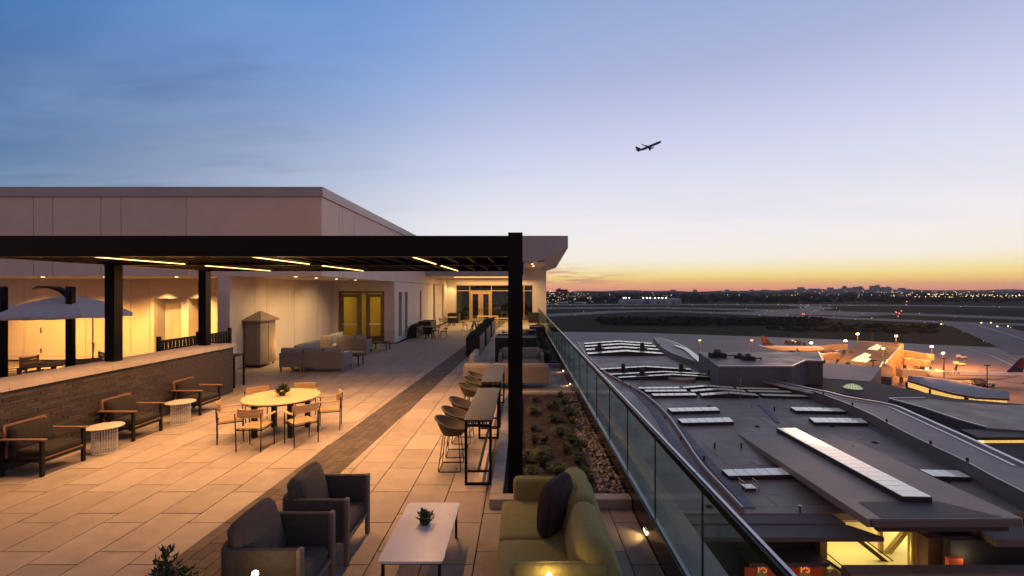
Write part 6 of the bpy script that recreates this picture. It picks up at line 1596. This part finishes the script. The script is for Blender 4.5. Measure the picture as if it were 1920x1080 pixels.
# grey roofs at the right edge
t, q, c = block('grey_roof_wing', 'pale grey roof with white lined edges at the right edge', 'building', [(1666,749),(1735,748),(1795,755),(1870,760),(1990,762),(1990,812),(1915,808),(1850,804),(1800,790),(1735,768)], -20.3, -34, M_conc, M_roof)
for i in (8, 7, 0, 9): edge(t, q[i], q[(i+1) % 10], 13.9, .3, M_rim)
t, q, c = block('lit_gallery', 'low gallery with a yellow lit window band at the far right', 'building', [(1832,821),(1990,820),(1990,808),(1800,806)], -20.6, -34, M_dk, M_par)
a, b2 = q[0], q[1]
for k in range(14):
    p0, p1 = a.lerp(b2, (k+.05)/14), a.lerp(b2, (k+.95)/14); MB().box(p0.x, p1.x, p0.y-.14, p0.y-.02, 11.6, 13.0).build('window', M_clear if k % 4 else mat('pale_glow', (1,.9,.5), emis=(1,.85,.4), estr=1.1) if k == 0 else M_clear, t, smooth=False)
dm = thing('glass_dome', 'ribbed glass dome lit pale green on the dark roof wing', 'dome', F(1599,727,-21.3)); Rr = 15.5*F(1599,727,-21.3).y/FL
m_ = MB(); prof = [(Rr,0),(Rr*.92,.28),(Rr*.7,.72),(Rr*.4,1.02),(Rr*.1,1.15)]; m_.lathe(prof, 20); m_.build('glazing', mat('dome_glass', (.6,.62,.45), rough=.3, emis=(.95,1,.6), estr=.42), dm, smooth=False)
rb_ = MB()
for k in range(20): a = 2*math.pi*k/20; rb_.tube([(p_[0]*math.cos(a), p_[0]*math.sin(a), p_[1]+.06) for p_ in prof],   .045, 4)
rb_.build('ribs', M_dk, dm, smooth=False)
for i, (px, yb, yt, Y, c_, lb) in enumerate(((1608,640,625,330,'am','sodium lamp mast behind the pier, leftmost one'),(1635,642,624,325,'off','tall unlit mast behind the pier skylights'),(1680,645,629,322,'am','twin sodium lamp mast behind the pier, right of centre'),(1684,645,628,345,'off','thin mast beside the twin sodium lamps'),
        (1770,712,673,190,'off','tall dark mast with crossarm standing on the silver pier, left one'),(1851,728,686,160,'off','tall dark mast with crossarm standing on the silver pier, right one'),(1738,706,690,212,'am','lamp beside the long pale jet bridge'),(1312,664,637,300,'red','left mast with a red beacon beyond the curved roof'),(1409.5,664,637,300,'red','right mast with a red beacon beyond the curved roof'),
        (1768,700,661,225,'wh','bright white lamp right of the farther jet bridge'),(1747,684,649,270,'wh','pair of white lamps above the farther jet bridge'),(1656,668,652,225,'am','small lamp post on the pier roof'),(1637,706,677,150,'off','slim post at the near corner of the pier'),(1521,658,642,320,'wh','white lamp left of the pier jet bridge'),(1585,646,638,318,'wh','white lamp at the far left corner of the pier'))):
    x = (px-CX)*Y/FL; zb, zt = H-(yb-CY)*Y/FL, H-(yt-CY)*Y/FL; t = thing('light_mast', lb, 'light mast', (x, Y, zb)); h = zt-zb
    MB().tube([(0,0,-max(0,zb-ZA) if c_ != 'off' else 0),(0,0,h)], Y*.0009, 6).build('mast', M_dk if c_ == 'off' else M_steel, t)
    MB().box(-Y*.007, Y*.007, -.15, .15, h+.02, h+.3).build('crossarm', M_dk, t, smooth=False)
    if c_ != 'off':
        col = {'am': (1,.72,.25), 'wh': (1,.95,.75), 'red': (1,.08,.04)}[c_]; k_ = 'mast_'+c_; s_ = Y*(.0024 if c_ != 'red' else .0020)
        MB().box(-s_,s_,-s_*.5,s_*.5,h-s_*1.1,h+s_*.2).build('lamp', MATS.get(k_) or mat(k_, col, emis=col, estr=18, sample=False), t, smooth=False)
SOD = (1,.34,.045)
for i, (px, py, Y, e) in enumerate(((1702,672,262,30000),(1745,684,232,32000),(1718,697,222,9000),(1765,690,252,24000),(1805,690,258,26000),(1800,704,192,16000),(1850,704,190,9000),(1535,660,285,8000),(1660,697,190,6000),(1575,676,230,12000),(1548,668,250,12000),(1650,643,300,14000),(1555,652,292,12000),(1600,672,215,9000),(1530,668,262,16000),(1715,705,178,6000),(1690,660,300,20000))):
    light('POINT', P(px, py, Y)+Vector((0,-3,14 if e > 10000 else 8)), e*1.15, SOD, .8, name='sodium_flood')
# service vehicles on the apron
def cart(px, py, label, cat='vehicle', m=None, s_=1.0):
    p_ = F(px, py, ZA+.3); t = thing('service_vehicle', label, cat, (p_.x, p_.y, ZA+.06), rnd.uniform(-.5,.5)); m = m or M_pwhite
    MB().box(-2.4*s_,2.4*s_,-1.1*s_,1.1*s_,.45*s_,1.2*s_).build('body', m, t, smooth=False); MB().box(-2.3*s_,-.6*s_,-1*s_,1*s_,1.21*s_,2.1*s_).build('cab', m, t, smooth=False)
    for x in (-1.5,1.5):
        for y in (-1.0,1.0): MB().tube([(x*s_,(y-.15)*s_,.45*s_),(x*s_,(y+.15)*s_,.45*s_)], .45*s_, 10).build('wheel', M_dk, t)
cart(1803,671,'small service vehicle alone on the orange lit apron, farther one'); cart(1798,684,'small white service vehicle on the orange lit apron, nearer one'); cart(1480,644,'leftmost service vehicle of the group beyond the small airliner', m=M_conc, s_=1.3); cart(1491,643.5,'middle service vehicle of the group beyond the small airliner', s_=1.3); cart(1502,645,'rightmost service vehicle of the group beyond the small airliner', m=M_conc, s_=1.3)
cart(1848,723,'white truck parked beyond the silver pier', s_=1.3); cart(1835,720,'pale truck left of the other truck beyond the silver pier', s_=1.1); cart(1735,690,'baggage vehicle under the orange lit jet bridges', s_=1.2)

# ------------------------------------------------------------------ air
hz = bpy.data.materials.new('haze_air'); hz.use_nodes = True; N = hz.node_tree.nodes; L = hz.node_tree.links; N.remove(N['Principled BSDF'])
pv = N.new('ShaderNodeVolumePrincipled'); pv.inputs['Color'].default_value = (.85,.88,.98,1); pv.inputs['Density'].default_value = HAZE; pv.inputs['Anisotropy'].default_value = 0
L.new(pv.outputs[0], N['Material Output'].inputs['Volume'])
if HAZE: tag(MB().box(-4200, 16200, -30, 14800, ZA-2, 262).build('haze', hz, smooth=False), kind='stuff')

for i, (px, py, lb) in enumerate(((1722,691,'low baggage cart train under the nearer jet bridge'),(1708,683,'small tug between the two orange lit jet bridges'),(1760,697,'small belt loader left of the airliner nose'),(1548,664,'small tug at the left side of the pier'),(1566,660,'baggage cart at the left side of the pier'),(1532,672,'catering truck at the near left side of the pier'),(1812,706,'fuel truck behind the airliner wing'))):
    cart(px, py, lb, s_=.9, m=M_conc if i % 2 else M_pwhite)
for px, py, s_, lb in ((1594,660,1.1,'small air unit on the dark pier roof, left of the skylights'),(1660,662,1.0,'small air unit on the dark pier roof, right of the skylights'),(1590,682,.8,'low vent box near the front edge of the dark pier roof')):
    u = thing('roof_unit', lb, 'air unit', F(px, py, -29.85)); MB().box(-s_,s_,-s_*.6,s_*.6,.0,s_*.8).build('housing', M_conc, u, smooth=False); MB().lathe([(s_*.4,s_*.8),(s_*.45,s_*1.0),(s_*.3,s_*1.1)], 12).build('fan', M_dk, u)
